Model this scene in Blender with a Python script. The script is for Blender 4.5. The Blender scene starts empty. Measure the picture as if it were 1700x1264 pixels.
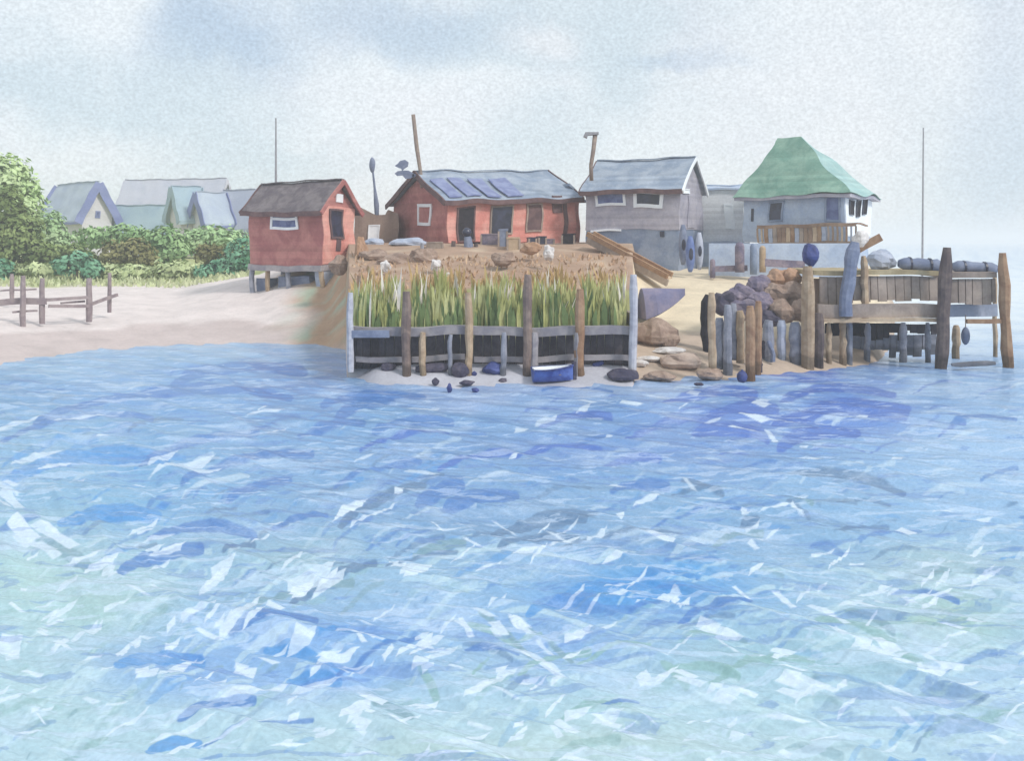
import bpy, bmesh, math, random
import numpy as np
from mathutils import Vector, Matrix, noise
R = math.radians
C = bpy.context.scene.collection
SC = bpy.context.scene
random.seed(7)
# ------------------------------------------------------------------ camera
F, H, HOR = 1653.0, 5.0, 400.0          # focal length in photo pixels, eye height, horizon row
cam = bpy.data.cameras.new('camera'); camo = bpy.data.objects.new('camera', cam); C.objects.link(camo)
camo.location = (0, 0, H); camo.rotation_euler = (R(90), 0, 0)
cam.sensor_width = 36; cam.lens = 36 * F / 1700.0
cam.shift_y = -(632 - HOR) / 1700.0
cam.clip_start = 0.1; cam.clip_end = 9000
SC.camera = camo
# ------------------------------------------------------------------ light and sky
SC.view_settings.view_transform = 'Standard'; SC.view_settings.look = 'None'
SC.view_settings.exposure = 0.18; SC.view_settings.gamma = 1
SC.cycles.volume_bounces = 2
SUN_EL, SUN_AZ = 42, 128                # azimuth clockwise from +Y
sd = bpy.data.lights.new('sun', 'SUN'); sd.energy = 2.0; sd.angle = R(10); sd.color = (1, .96, .9)
so = bpy.data.objects.new('sun', sd); C.objects.link(so)
sv = Vector((math.sin(R(SUN_AZ)) * math.cos(R(SUN_EL)), math.cos(R(SUN_AZ)) * math.cos(R(SUN_EL)), math.sin(R(SUN_EL))))
so.rotation_euler = sv.to_track_quat('Z', 'Y').to_euler()
W = bpy.data.worlds.new('World'); SC.world = W; W.use_nodes = True
def world():
    nt = W.node_tree; N = nt.nodes; Lk = nt.links; N.clear()
    def n(t, **k):
        a = N.new(t)
        for q, v in k.items(): setattr(a, q, v)
        return a
    def vm(op, a, b=None):
        m = n('ShaderNodeVectorMath', operation=op)
        for i, s in enumerate((a, b)):
            if s is None: continue
            if isinstance(s, (tuple, Vector)): m.inputs[i].default_value = tuple(s)
            else: Lk.new(s, m.inputs[i])
        return m
    def ma(op, a, b, clamp=False):
        m = n('ShaderNodeMath', operation=op, use_clamp=clamp)
        for i, s in enumerate((a, b)):
            if isinstance(s, (int, float)): m.inputs[i].default_value = s
            else: Lk.new(s, m.inputs[i])
        return m.outputs[0]
    def mixc(f, a, b):
        m = n('ShaderNodeMix', data_type='RGBA')
        if isinstance(f, float): m.inputs[0].default_value = f
        else: Lk.new(f, m.inputs[0])
        for i, s in ((6, a), (7, b)):
            if isinstance(s, tuple): m.inputs[i].default_value = (*s, 1)
            else: Lk.new(s, m.inputs[i])
        return m.outputs[2]
    def nz(vec, scale, det, rough=.5, dist=0):
        m = n('ShaderNodeTexNoise'); m.inputs['Scale'].default_value = scale; m.inputs['Detail'].default_value = det
        m.inputs['Roughness'].default_value = rough; m.inputs['Distortion'].default_value = dist
        Lk.new(vec, m.inputs['Vector']); return m
    def ramp(f, lo, hi):
        m = n('ShaderNodeMapRange', interpolation_type='SMOOTHSTEP'); Lk.new(f, m.inputs[0])
        m.inputs[1].default_value = lo; m.inputs[2].default_value = hi; return m.outputs[0]
    tc = n('ShaderNodeTexCoord'); d = tc.outputs['Generated']
    sky = n('ShaderNodeTexSky', sky_type='NISHITA', sun_disc=False)
    sky.sun_elevation = R(SUN_EL); sky.sun_rotation = R(SUN_AZ)
    wn = nz(d, 5.5, 5, .6)
    off = vm('SCALE', vm('SUBTRACT', wn.outputs['Color'], (.5, .5, .5)).outputs[0]); off.inputs[3].default_value = .16
    dw = vm('ADD', d, off.outputs[0]).outputs[0]
    st = vm('MULTIPLY', dw, (1, 1, 1.9)).outputs[0]
    big = ramp(nz(st, 3.1, 4, .55, .4).outputs[0], .40, .66)
    white = (7.9, 8.45, 8.8); blue = (4.5, 5.7, 7.1); teal = (5.7, 6.8, 7.5)
    col = mixc(ma('MULTIPLY', big, .6), white, teal)
    # soft grey-blue washes of cloud at set bearings: (photo px, py, half width, half height, strength)
    for px, py, rx, ry, s, c in ((360, 75, 95, 55, .75, blue), (40, 120, 120, 50, .6, teal), (300, 165, 130, 60, .6, teal),
                                 (640, 40, 150, 45, .6, blue), (1140, 95, 75, 14, .9, blue), (1045, 140, 60, 50, .6, teal),
                                 (880, 220, 110, 60, .5, teal), (1690, 250, 60, 260, .45, blue), (1000, 60, 260, 50, .3, teal), (230, 265, 300, 22, .25, teal),
                                 (120, 235, 120, 45, .6, (8, 8.4, 8.7)), (700, 190, 110, 50, .6, (8, 8.3, 8.7)), (1400, 140, 230, 130, .55, (8, 8.3, 8.7)), (880, 55, 50, 30, .6, (8.2, 8.4, 8.7))):
        v = Vector(((px - 850) / F, 1, (HOR - py) / F)); k = v.length; v.normalize()
        s = min(.95, s * 1.15); df = vm('MULTIPLY', vm('SUBTRACT', dw, v).outputs[0], (F / rx * k * .8, 1.2, F / ry * k * .8)).outputs[0]
        ln = vm('LENGTH', df).outputs['Value']
        m = n('ShaderNodeMapRange', interpolation_type='SMOOTHSTEP'); Lk.new(ln, m.inputs[0])
        m.inputs[1].default_value = .25; m.inputs[2].default_value = 1.5; m.inputs[3].default_value = s; m.inputs[4].default_value = 0
        col = mixc(m.outputs[0], col, c)
    # lavender / warm tinge and fine mottling of the cloud
    col = mixc(ma('MULTIPLY', ramp(nz(dw, 7, 3).outputs[0], .5, .75), .35), col, (7.2, 7.4, 8.1))
    fine = nz(vm('MULTIPLY', d, (1, 1, 1.2)).outputs[0], 300, 2.5, .6)
    g = n('ShaderNodeMapRange'); Lk.new(fine.outputs[0], g.inputs[0]); g.inputs[1].default_value = .3; g.inputs[2].default_value = .7
    g.inputs[3].default_value = .87; g.inputs[4].default_value = 1.12
    cs = vm('SCALE', col); Lk.new(g.outputs[0], cs.inputs[3])
    out = mixc(.9, sky.outputs[0], cs.outputs[0])
    bg = n('ShaderNodeBackground'); bg.inputs[1].default_value = .1; Lk.new(out, bg.inputs[0])
    o = n('ShaderNodeOutputWorld'); Lk.new(bg.outputs[0], o.inputs[0])
world()
# ------------------------------------------------------------------ helpers
def P(px, py, Y): return Vector(((px - 850) * Y / F, Y, H - (py - HOR) * Y / F))
def ZY(py, Y): return H - (py - HOR) * Y / F
def WY(py): return F * H / (py - HOR)             # distance of the water surface seen in row py
def lin(c): return tuple(((v / 255) / 12.92 if v <= 10 else ((v / 255 + .055) / 1.055) ** 2.4) for v in c)
def wob(p, a=.05):
    return Vector((a * math.sin(p.z * 1.9 + p.y * .7 + 1.3) + .4 * a * math.sin(p.z * 3.7 + p.x * 1.1),
                   .3 * a * math.sin(p.x * 1.2 + p.z), a * math.sin(p.x * 1.3 + .8 * p.y) + .5 * a * math.sin(p.x * 3.1 + 2)))
MATS = {}
def mat(name, c1, c2=None, scale=.8, rough=.85, bump=.3, grain=.10, board=None, var=.0, attr=None, k=1.0, spec=.25, metal=0):
    """c1, c2: display colours of the washed-out patches of the thing's own paint; board=(axis, per metre)"""
    if name in MATS: return MATS[name]
    m = bpy.data.materials.new(name); m.use_nodes = True; nt = m.node_tree; N = nt.nodes; L = nt.links
    b = N['Principled BSDF']; b.inputs['Roughness'].default_value = rough; b.inputs['Specular IOR Level'].default_value = spec
    b.inputs['Metallic'].default_value = metal
    geo = N.new('ShaderNodeNewGeometry')
    c2 = c2 or tuple(min(255, v * 1.12 + 8) for v in c1)
    a1, a2 = [tuple(v * k for v in lin(c)) for c in (c1, c2)]
    nz = N.new('ShaderNodeTexNoise'); nz.inputs['Scale'].default_value = scale; nz.inputs['Detail'].default_value = 5
    nz.inputs['Roughness'].default_value = .62; nz.inputs['Distortion'].default_value = .5; L.new(geo.outputs['Position'], nz.inputs['Vector'])
    mr = N.new('ShaderNodeMapRange'); mr.interpolation_type = 'SMOOTHSTEP'; L.new(nz.outputs[0], mr.inputs[0])
    mr.inputs[1].default_value = .36; mr.inputs[2].default_value = .64
    mx = N.new('ShaderNodeMix'); mx.data_type = 'RGBA'; L.new(mr.outputs[0], mx.inputs[0])
    mx.inputs[6].default_value = (*a1, 1); mx.inputs[7].default_value = (*a2, 1)
    col = mx.outputs[2]
    if attr:
        at = N.new('ShaderNodeAttribute'); at.attribute_name = attr
        m2 = N.new('ShaderNodeMix'); m2.data_type = 'RGBA'; m2.blend_type = 'MULTIPLY'; m2.inputs[0].default_value = 1
        gr = N.new('ShaderNodeMapRange'); L.new(nz.outputs[0], gr.inputs[0]); gr.inputs[1].default_value = .3; gr.inputs[2].default_value = .7
        gr.inputs[3].default_value = .86; gr.inputs[4].default_value = 1.1
        L.new(at.outputs['Color'], m2.inputs[6]); L.new(gr.outputs[0], m2.inputs[7]); col = m2.outputs[2]
    def mult(fac):
        nonlocal col
        q = N.new('ShaderNodeVectorMath'); q.operation = 'SCALE'; L.new(col, q.inputs[0]); L.new(fac, q.inputs[3]); col = q.outputs[0]
    fn = N.new('ShaderNodeTexNoise'); fn.inputs['Scale'].default_value = 7; fn.inputs['Detail'].default_value = 4; fn.inputs['Roughness'].default_value = .7
    L.new(geo.outputs['Position'], fn.inputs['Vector'])
    g = N.new('ShaderNodeMapRange'); L.new(fn.outputs[0], g.inputs[0]); g.inputs[1].default_value = .3; g.inputs[2].default_value = .7
    g.inputs[3].default_value = 1 - grain; g.inputs[4].default_value = 1 + grain; mult(g.outputs[0])
    hgt = fn.outputs[0]
    if board:
        tc = N.new('ShaderNodeTexCoord'); sp = N.new('ShaderNodeSeparateXYZ'); L.new(tc.outputs['Object'], sp.inputs[0])
        mm = N.new('ShaderNodeMath'); mm.operation = 'MULTIPLY'; mm.inputs[1].default_value = board[1]
        if board[0] == 'Z': L.new(sp.outputs[2], mm.inputs[0])
        else:
            ad = N.new('ShaderNodeMath'); L.new(sp.outputs[0], ad.inputs[0]); L.new(sp.outputs[1], ad.inputs[1]); L.new(ad.outputs[0], mm.inputs[0])
        fl = N.new('ShaderNodeMath'); fl.operation = 'FLOOR'; L.new(mm.outputs[0], fl.inputs[0])
        fr = N.new('ShaderNodeMath'); fr.operation = 'FRACT'; L.new(mm.outputs[0], fr.inputs[0])
        wn = N.new('ShaderNodeTexWhiteNoise'); wn.noise_dimensions = '1D'; L.new(fl.outputs[0], wn.inputs['W'])
        g2 = N.new('ShaderNodeMapRange'); L.new(wn.outputs[0], g2.inputs[0]); g2.inputs[3].default_value = .9; g2.inputs[4].default_value = 1.08
        mult(g2.outputs[0])
        lt = N.new('ShaderNodeMath'); lt.operation = 'GREATER_THAN'; L.new(fr.outputs[0], lt.inputs[0]); lt.inputs[1].default_value = .1
        ad2 = N.new('ShaderNodeMath'); ad2.operation = 'ADD'; L.new(lt.outputs[0], ad2.inputs[0]); L.new(fn.outputs[0], ad2.inputs[1]); hgt = ad2.outputs[0]
    if var:
        at = N.new('ShaderNodeAttribute'); at.attribute_name = 'var'
        g3 = N.new('ShaderNodeMapRange'); L.new(at.outputs['Fac'], g3.inputs[0]); g3.inputs[3].default_value = 1 - var; g3.inputs[4].default_value = 1 + var
        mult(g3.outputs[0])
    if name.endswith('_pile') or name in ('wet_shaded_lagging', 'tarred_wood', 'pale_canvas'):      # weed and wet up to the tide line
        sz = N.new('ShaderNodeSeparateXYZ'); L.new(geo.outputs['Position'], sz.inputs[0])
        zz = N.new('ShaderNodeMath'); zz.operation = 'MULTIPLY_ADD'; L.new(nz.outputs[0], zz.inputs[0]); zz.inputs[1].default_value = -.9; L.new(sz.outputs[2], zz.inputs[2])
        wr = N.new('ShaderNodeMapRange'); L.new(zz.outputs[0], wr.inputs[0]); wr.inputs[1].default_value = -.02; wr.inputs[2].default_value = .12; wr.inputs[3].default_value = .5; wr.inputs[4].default_value = 1; mult(wr.outputs[0])
    L.new(col, b.inputs['Base Color'])
    bp = N.new('ShaderNodeBump'); bp.inputs['Strength'].default_value = bump; bp.inputs['Distance'].default_value = .03
    L.new(hgt, bp.inputs['Height']); L.new(bp.outputs[0], b.inputs['Normal'])
    MATS[name] = m; return m
def tag(o, label=None, cat=None, group=None, kind=None):
    if label: o['label'] = label
    if cat: o['category'] = cat
    if group: o['group'] = group
    if kind: o['kind'] = kind
    return o
def thing(name, loc, rz=0, label=None, cat=None, group=None):
    o = bpy.data.objects.new(name, None); C.objects.link(o); o.empty_display_size = .2
    o.location = loc; o.rotation_euler = (0, 0, rz); tag(o, label, cat, group); return o
class MB:
    def __init__(s): s.v = []; s.f = []; s.var = []
    def add(s, vs, fs, var=None):
        b = len(s.v); s.v += [Vector(p) for p in vs]; s.f += [[i + b for i in f] for f in fs]
        if var is None: var = random.random()
        s.var += [var] * len(fs)
    def box(s, a, b, var=None):
        x0, y0, z0 = a; x1, y1, z1 = b
        nx = max(1, min(14, int(abs(x1 - x0) / .7))); ny = max(1, min(10, int(abs(y1 - y0) / .9))); nz_ = max(1, min(8, int(abs(z1 - z0) / .7)))
        if var is None: var = random.random()
        def grid(o, e1, e2, n1, n2):
            o = Vector(o); e1 = Vector(e1); e2 = Vector(e2)
            vs = [o + e1 * (i / n1) + e2 * (j / n2) for j in range(n2 + 1) for i in range(n1 + 1)]
            fs = [[j * (n1 + 1) + i, j * (n1 + 1) + i + 1, (j + 1) * (n1 + 1) + i + 1, (j + 1) * (n1 + 1) + i] for j in range(n2) for i in range(n1)]
            s.add(vs, fs, var)
        dx, dy, dz = (x1 - x0, 0, 0), (0, y1 - y0, 0), (0, 0, z1 - z0)
        grid(a, dy, dx, ny, nx); grid((x0, y0, z1), dx, dy, nx, ny)
        grid(a, dx, dz, nx, nz_); grid((x0, y1, z0), dz, dx, nz_, nx)
        grid(a, dz, dy, nz_, ny); grid((x1, y0, z0), dy, dz, ny, nz_)
    def beam(s, p, q, w, h, up=(0, 0, 1), var=None):
        p = Vector(p); q = Vector(q); d = (q - p).normalized(); sd_ = d.cross(Vector(up))
        if sd_.length < 1e-4: sd_ = d.cross(Vector((0, 1, 0)))
        sd_.normalize(); u = sd_.cross(d).normalized()
        n = max(1, int((q - p).length / .8)); vs = []
        for i in range(n + 1):
            c = p.lerp(q, i / n)
            vs += [c - sd_ * w / 2 - u * h / 2, c + sd_ * w / 2 - u * h / 2, c + sd_ * w / 2 + u * h / 2, c - sd_ * w / 2 + u * h / 2]
        fs = [[3, 2, 1, 0]] + [[4 * i + j, 4 * i + (j + 1) % 4, 4 * i + 4 + (j + 1) % 4, 4 * i + 4 + j] for i in range(n) for j in range(4)] + [[4 * n, 4 * n + 1, 4 * n + 2, 4 * n + 3]]
        s.add(vs, fs, var)
    def tube(s, pts, rads, n=10, jit=.0, dome=False, var=None):
        vs = []; fs = []; K = len(pts)
        rr = [1 + random.uniform(-jit, jit) for _ in range(n)]
        for i, (p, r) in enumerate(zip(pts, rads)):
            p = Vector(p); d = (Vector(pts[min(i + 1, K - 1)]) - Vector(pts[max(i - 1, 0)])).normalized()
            a = d.cross(Vector((0, 1, 0)));
            if a.length < .1: a = d.cross(Vector((1, 0, 0)))
            a.normalize(); b = d.cross(a)
            for j in range(n):
                t = 2 * math.pi * j / n
                vs.append(p + (a * math.cos(t) + b * math.sin(t)) * r * rr[j] * (1 + random.uniform(-jit, jit) * .5))
        for i in range(K - 1):
            for j in range(n): fs.append([i * n + j, i * n + (j + 1) % n, (i + 1) * n + (j + 1) % n, (i + 1) * n + j])
        fs.append(list(range(n))[::-1]); fs.append([(K - 1) * n + j for j in range(n)])
        s.add(vs, fs, var)
    def blob(s, c, r, seed=0, amp=.25, nu=14, nv=9, freq=1.3, flat=None):
        c = Vector(c); vs = []; fs = []
        for j in range(nv + 1):
            ph = math.pi * j / nv
            for i in range(nu):
                th = 2 * math.pi * i / nu
                d = Vector((math.sin(ph) * math.cos(th), math.sin(ph) * math.sin(th), math.cos(ph)))
                q = 1 + amp * noise.noise(d * freq + Vector((seed * 7.3, seed * 3.1, seed)))  * 1.6
                v = Vector((d.x * r[0], d.y * r[1], d.z * r[2])) * q
                if flat is not None: v.z = max(v.z, -flat * r[2])
                vs.append(c + v)
        for j in range(nv):
            for i in range(nu): fs.append([j * nu + i, (j + 1) * nu + i, (j + 1) * nu + (i + 1) % nu, j * nu + (i + 1) % nu])
        s.add(vs, fs)
    def prism(s, pts, off, var=None):
        """closed outline (list of 3-D points) thickened by vector off"""
        n = len(pts); off = Vector(off); vs = [Vector(p) for p in pts] + [Vector(p) + off for p in pts]
        s.add(vs, [list(range(n)), [n + i for i in range(n)][::-1]] + [[i, i + n, (i + 1) % n + n, (i + 1) % n] for i in range(n)], var)
    def build(s, name, m, parent=None, wobble=.0, smooth=False, M=None):
        me = bpy.data.meshes.new(name)
        me.from_pydata([tuple(p) for p in s.v], [], s.f); me.update()
        if len(me.polygons) == len(s.var):
            at = me.attributes.new('var', 'FLOAT', 'FACE'); at.data.foreach_set('value', s.var)
        if wobble:
            bm = bmesh.new(); bm.from_mesh(me)
            bmesh.ops.triangulate(bm, faces=[f for f in bm.faces if len(f.verts) > 4])
            for _ in range(5):
                ed = [e for e in bm.edges if e.calc_length() > .5]
                if not ed: break
                bmesh.ops.subdivide_edges(bm, edges=ed, cuts=1, use_grid_fill=True)
                bmesh.ops.triangulate(bm, faces=[f for f in bm.faces if len(f.verts) > 4])
            if M is None: M = parent.matrix_basis.copy() if parent is not None else Matrix()
            Mi = M.inverted()
            for v in bm.verts:
                w = M @ v.co; v.co = Mi @ (w + wob(w, wobble))
            bm.to_mesh(me); bm.free()
        me.materials.append(m)
        if smooth: me.polygons.foreach_set('use_smooth', [True] * len(me.polygons))
        o = bpy.data.objects.new(name, me); C.objects.link(o)
        if parent is not None: o.parent = parent
        return o
# ------------------------------------------------------------------ palette (display colours)
K = .92
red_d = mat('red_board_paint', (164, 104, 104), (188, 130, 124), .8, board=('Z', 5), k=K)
red_lit = mat('lit_red_board_paint', (214, 140, 130), (230, 172, 160), .7, board=('Z', 5), k=K)  # sunlit copy of the red above, light painted into the colour
brown_d = mat('dark_stained_wood', (96, 76, 80), (120, 96, 96), 1.2, k=K)
shingle = mat('grey_brown_shingle', (104, 96, 102), (132, 124, 126), 1.3, board=('Z', 7), k=K)
bluegreyroof = mat('blue_grey_shingle', (138, 152, 172), (166, 176, 190), .9, board=('Z', 6), k=K)
greenroof = mat('green_shingle', (112, 150, 136), (140, 172, 156), .8, board=('Z', 5), k=K)
greenroof_lit = mat('lit_green_shingle', (150, 184, 184), (170, 198, 196), .8, board=('Z', 5), k=K)  # green shingle brightened for the sunlit slope, light put into its colour
greywall = mat('lavender_grey_shingle', (160, 158, 174), (182, 178, 188), .9, board=('Z', 6), k=K)
palewall = mat('pale_grey_boards', (222, 224, 230), (232, 234, 238), .7, board=('Z', 5), k=K)
bluewall = mat('slate_blue_boards', (122, 138, 166), (150, 162, 184), .8, k=K)
bluepale = mat('pale_blue_boards', (166, 182, 208), (190, 202, 220), .7, k=K)
white = mat('white_trim', (236, 240, 244), (230, 234, 240), 1, grain=.04, k=1.0)
panel = mat('solar_glass', (106, 116, 162), (136, 146, 184), 1.5, rough=.35, spec=.5, grain=.05, bump=.05, k=K)
navy = mat('navy_paint', (52, 58, 104), (78, 90, 148), 1.5, rough=.5, k=K)
bluegl = mat('blue_glass', (72, 84, 136), (104, 118, 164), 2, rough=.2, spec=.5, bump=.03, k=K)
dark = mat('dark_glass', (36, 38, 54), (56, 60, 84), 2, rough=.3, spec=.5, bump=.03, k=K)
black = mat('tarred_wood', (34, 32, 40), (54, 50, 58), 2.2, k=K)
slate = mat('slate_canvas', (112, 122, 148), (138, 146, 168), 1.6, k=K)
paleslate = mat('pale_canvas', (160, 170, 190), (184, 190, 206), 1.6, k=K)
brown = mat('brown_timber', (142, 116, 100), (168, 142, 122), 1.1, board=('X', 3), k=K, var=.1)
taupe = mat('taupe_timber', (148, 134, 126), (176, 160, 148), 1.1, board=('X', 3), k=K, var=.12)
lagging = mat('wet_shaded_lagging', (72, 66, 72), (98, 92, 98), 1.4, board=('X', 3), k=K, var=.1)  # dark tone stands for the shaded void between the piles
pile_d = mat('dark_pile', (88, 78, 80), (118, 104, 100), 2, k=K, var=.08)
pile_t = mat('tan_pile', (164, 140, 116), (190, 168, 142), 2, k=K, var=.08)
pile_g = mat('grey_pile', (132, 136, 150), (164, 166, 178), 2, k=K, var=.08)
pile_o = mat('orange_brown_pile', (150, 116, 92), (176, 144, 116), 2, k=K, var=.08)
tan = mat('tan_plank', (188, 164, 138), (206, 184, 158), 1.1, board=('X', 2.5), k=K, var=.08)
capgrey = mat('grey_cap_timber', (140, 136, 144), (168, 162, 164), 1.2, k=K, var=.08)
rock_d = mat('dark_rock', (66, 64, 84), (98, 92, 106), 2, k=K, bump=.9, grain=.2)
rock_b = mat('brown_rock', (146, 124, 112), (170, 148, 134), 2, k=K, bump=.9, grain=.2)
rock_p = mat('violet_rock', (110, 104, 126), (146, 134, 146), 2, k=K, bump=.9, grain=.2)
rock_o = mat('rusty_rock', (164, 128, 102), (184, 150, 126), 2, k=K, bump=.9, grain=.2)
rock_w = mat('pale_rock', (206, 202, 202), (226, 222, 222), 2, k=K, bump=.9, grain=.2)
metalg = mat('grey_metal', (140, 140, 148), (156, 156, 162), 3, rough=.5, k=K)
rust = mat('rusty_pipe', (138, 122, 116), (160, 144, 130), 3, rough=.6, k=K)
# ------------------------------------------------------------------ terrain
tailL = [(75, 2.0), (110, 2.4), (160, 3), (900, 4)]
bulk = [(28, -1.2), (35.0, -.02), (35.9, .2), (36.8, .55), (36.9, 1.7), (42, 2.55), (50, 3.95), (57, 4.8), (80, 4.9), (160, 4), (900, 4)]
COLS = [(-900, [(30, -1.5), (40, 0), (50, 1.1)] + tailL), (0, [(32, -1.5), (41.2, 0), (50, 1.05)] + tailL), (150, [(34, -1.5), (46.2, 0), (53, .95)] + tailL),
        (300, [(36, -1.5), (48.6, 0), (56, 1.0)] + tailL), (430, [(38, -1.5), (49.6, 0), (57, 1.35), (66, 2.6)] + tailL[1:]),
        (545, [(38, -1.5), (48.2, 0), (52, .9), (57, 1.9), (63, 4.2), (75, 4.7), (160, 4), (900, 4)]),
        (574, [(32, -1.5), (46, 0), (50, 1.3), (56, 3.3), (61, 4.5), (75, 4.8), (160, 4), (900, 4)]),
        (579, [(28, -1.6), (36, -.5), (36.8, -.2)] + bulk[4:]), (625, [(28, -1.4), (35.4, 0), (36, .25), (36.8, .4)] + bulk[4:]), (690, bulk), (985, bulk),
        (1050, [(28, -1.3), (35.2, 0), (36.8, .45)] + bulk[4:]),
        (1055, [(30, -1.2), (36, 0), (38, .5), (42, 1.2), (50, 2.9), (56, 4.0), (80, 4.6), (160, 4), (900, 4)]),
        (1100, [(30, -1.2), (36.6, 0), (40, .8), (50, 2.2), (56, 3.14), (62, 3.3), (80, 3.6), (160, 3), (900, -2)]),
        (1250, [(30, -1.2), (37.6, 0), (40.5, .9), (47, 2.0), (57, 3.05), (80, 3.4), (160, 2), (900, -2)]),
        (1440, [(34, -1.2), (41, 0), (44, .8), (55, 3), (75, 3.2), (90, 0), (100, -2), (900, -2)]),
        (1520, [(34, -2), (60, -2), (75, -2), (900, -2)]), (2300, [(34, -2), (900, -2)])]
def colz(prof, Y):
    if Y <= prof[0][0]: return prof[0][1] - .12 * (prof[0][0] - Y)
    for (a, za), (b, zb) in zip(prof, prof[1:]):
        if Y <= b: return za + (zb - za) * (Y - a) / (b - a)
    return prof[-1][1]
def ground(px, Y):
    px = max(-900, min(2299.9, px))
    for (a, pa), (b, pb) in zip(COLS, COLS[1:]):
        if a <= px <= b:
            t = (px - a) / (b - a)
            if abs(b - a) > 60: t = t * t * (3 - 2 * t) if (a >= 1400) else t
            z = colz(pa, Y) * (1 - t) + colz(pb, Y) * t
            break
    z += .10 * noise.noise(Vector((px * Y / F * .35, Y * .35, 3))) * min(1, max(0, (Y - 37) / 4)) + .03 * noise.noise(Vector((px * Y / F * 1.5, Y * 1.5, 8)))
    return z
def G(px, Y): return Vector(((px - 850) * Y / F, Y, ground(px, Y)))
def hitY(px, py):
    Y = 26.0
    while Y < 120:
        if H - (py - HOR) * Y / F <= max(ground(px, Y), 0): return Y
        Y += .08
    return Y
def terrain():
    xs = [-900 + 30 * i for i in range(30)] + [i * 10 for i in range(0, 57)] + [565, 570, 574, 576.5, 579, 581] + [590 + 10 * i for i in range(46)] + [1044, 1050, 1052.5, 1055, 1060] + [1070 + 10 * i for i in range(48)] + [1600, 1800, 2300]
    ys = [26 + i for i in range(8)] + [34 + .35 * i for i in range(7)] + [36.3, 36.55, 36.72, 36.8, 36.9, 37.1] + [37.5 + .5 * i for i in range(70)] + [73 + 2 * i for i in range(14)] + [102, 110, 120, 130, 140, 150, 160, 180, 220, 300, 450, 900]
    sandL, sandW, tanc, brn, olive, mud, dirt = [Vector(lin(c)) * .95 for c in ((224, 213, 210), (200, 186, 183), (224, 208, 182), (170, 142, 122), (172, 178, 120), (190, 190, 200), (186, 156, 130))]
    vs = []; cols = []
    for Y in ys:
        for px in xs:
            g = G(px, Y); vs.append(g)
            n = noise.noise(Vector((g.x * .25, g.y * .25, 1))) ; n2 = noise.noise(Vector((g.x * .8, g.y * .8, 5)))
            if px < 578:
                t = min(1, max(0, (g.z - .55 + n * .3) / .12)); c = sandW.lerp(sandL, t)
                t2 = min(1, max(0, (Y - 70 + n * 5) / 3)); c = c.lerp(olive, t2)
                t3 = min(1, max(0, (px - 450 + n * 90) / 60)) * min(1, max(0, (Y - 48 + (px - 470) * .03) / 2)); c = c.lerp(dirt.lerp(Vector(lin((168, 178, 158))), min(1, max(0, n2 * 2.4 + .15 + (520 - px) / 200))), t3)
            elif px < 1052:
                c = brn.lerp(tanc, max(0, n2) * .6) if Y > 36.85 else mud
                if 36.85 < Y < 44: c = c.lerp(Vector(lin((150, 160, 96))), .7)
            elif px < 1500:
                t = min(1, max(0, (g.z - .9 + n * .3) / .15)); c = Vector(lin((184, 166, 150))).lerp(tanc, t)
                if px < 1110: c = c.lerp(brn, max(0, min(1, (Y - 52) / 3)) * max(0, (1110 - px) / 60) * .8 if Y > 50 else 0)
            else: c = mud
            cols.append(c)
    nx = len(xs)
    fs = [[j * nx + i, j * nx + i + 1, (j + 1) * nx + i + 1, (j + 1) * nx + i] for j in range(len(ys) - 1) for i in range(nx - 1)]
    me = bpy.data.meshes.new('ground'); me.from_pydata([tuple(v) for v in vs], [], fs)
    a = me.color_attributes.new('col', 'FLOAT_COLOR', 'POINT'); a.data.foreach_set('color', [q for c in cols for q in (*c, 1)])
    me.materials.append(mat('earth', (200, 190, 180), scale=.7, attr='col', bump=.5, grain=.08)); me.polygons.foreach_set('use_smooth', [True] * len(me.polygons))
    o = bpy.data.objects.new('ground', me); C.objects.link(o); tag(o, kind='structure')
terrain()
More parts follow.
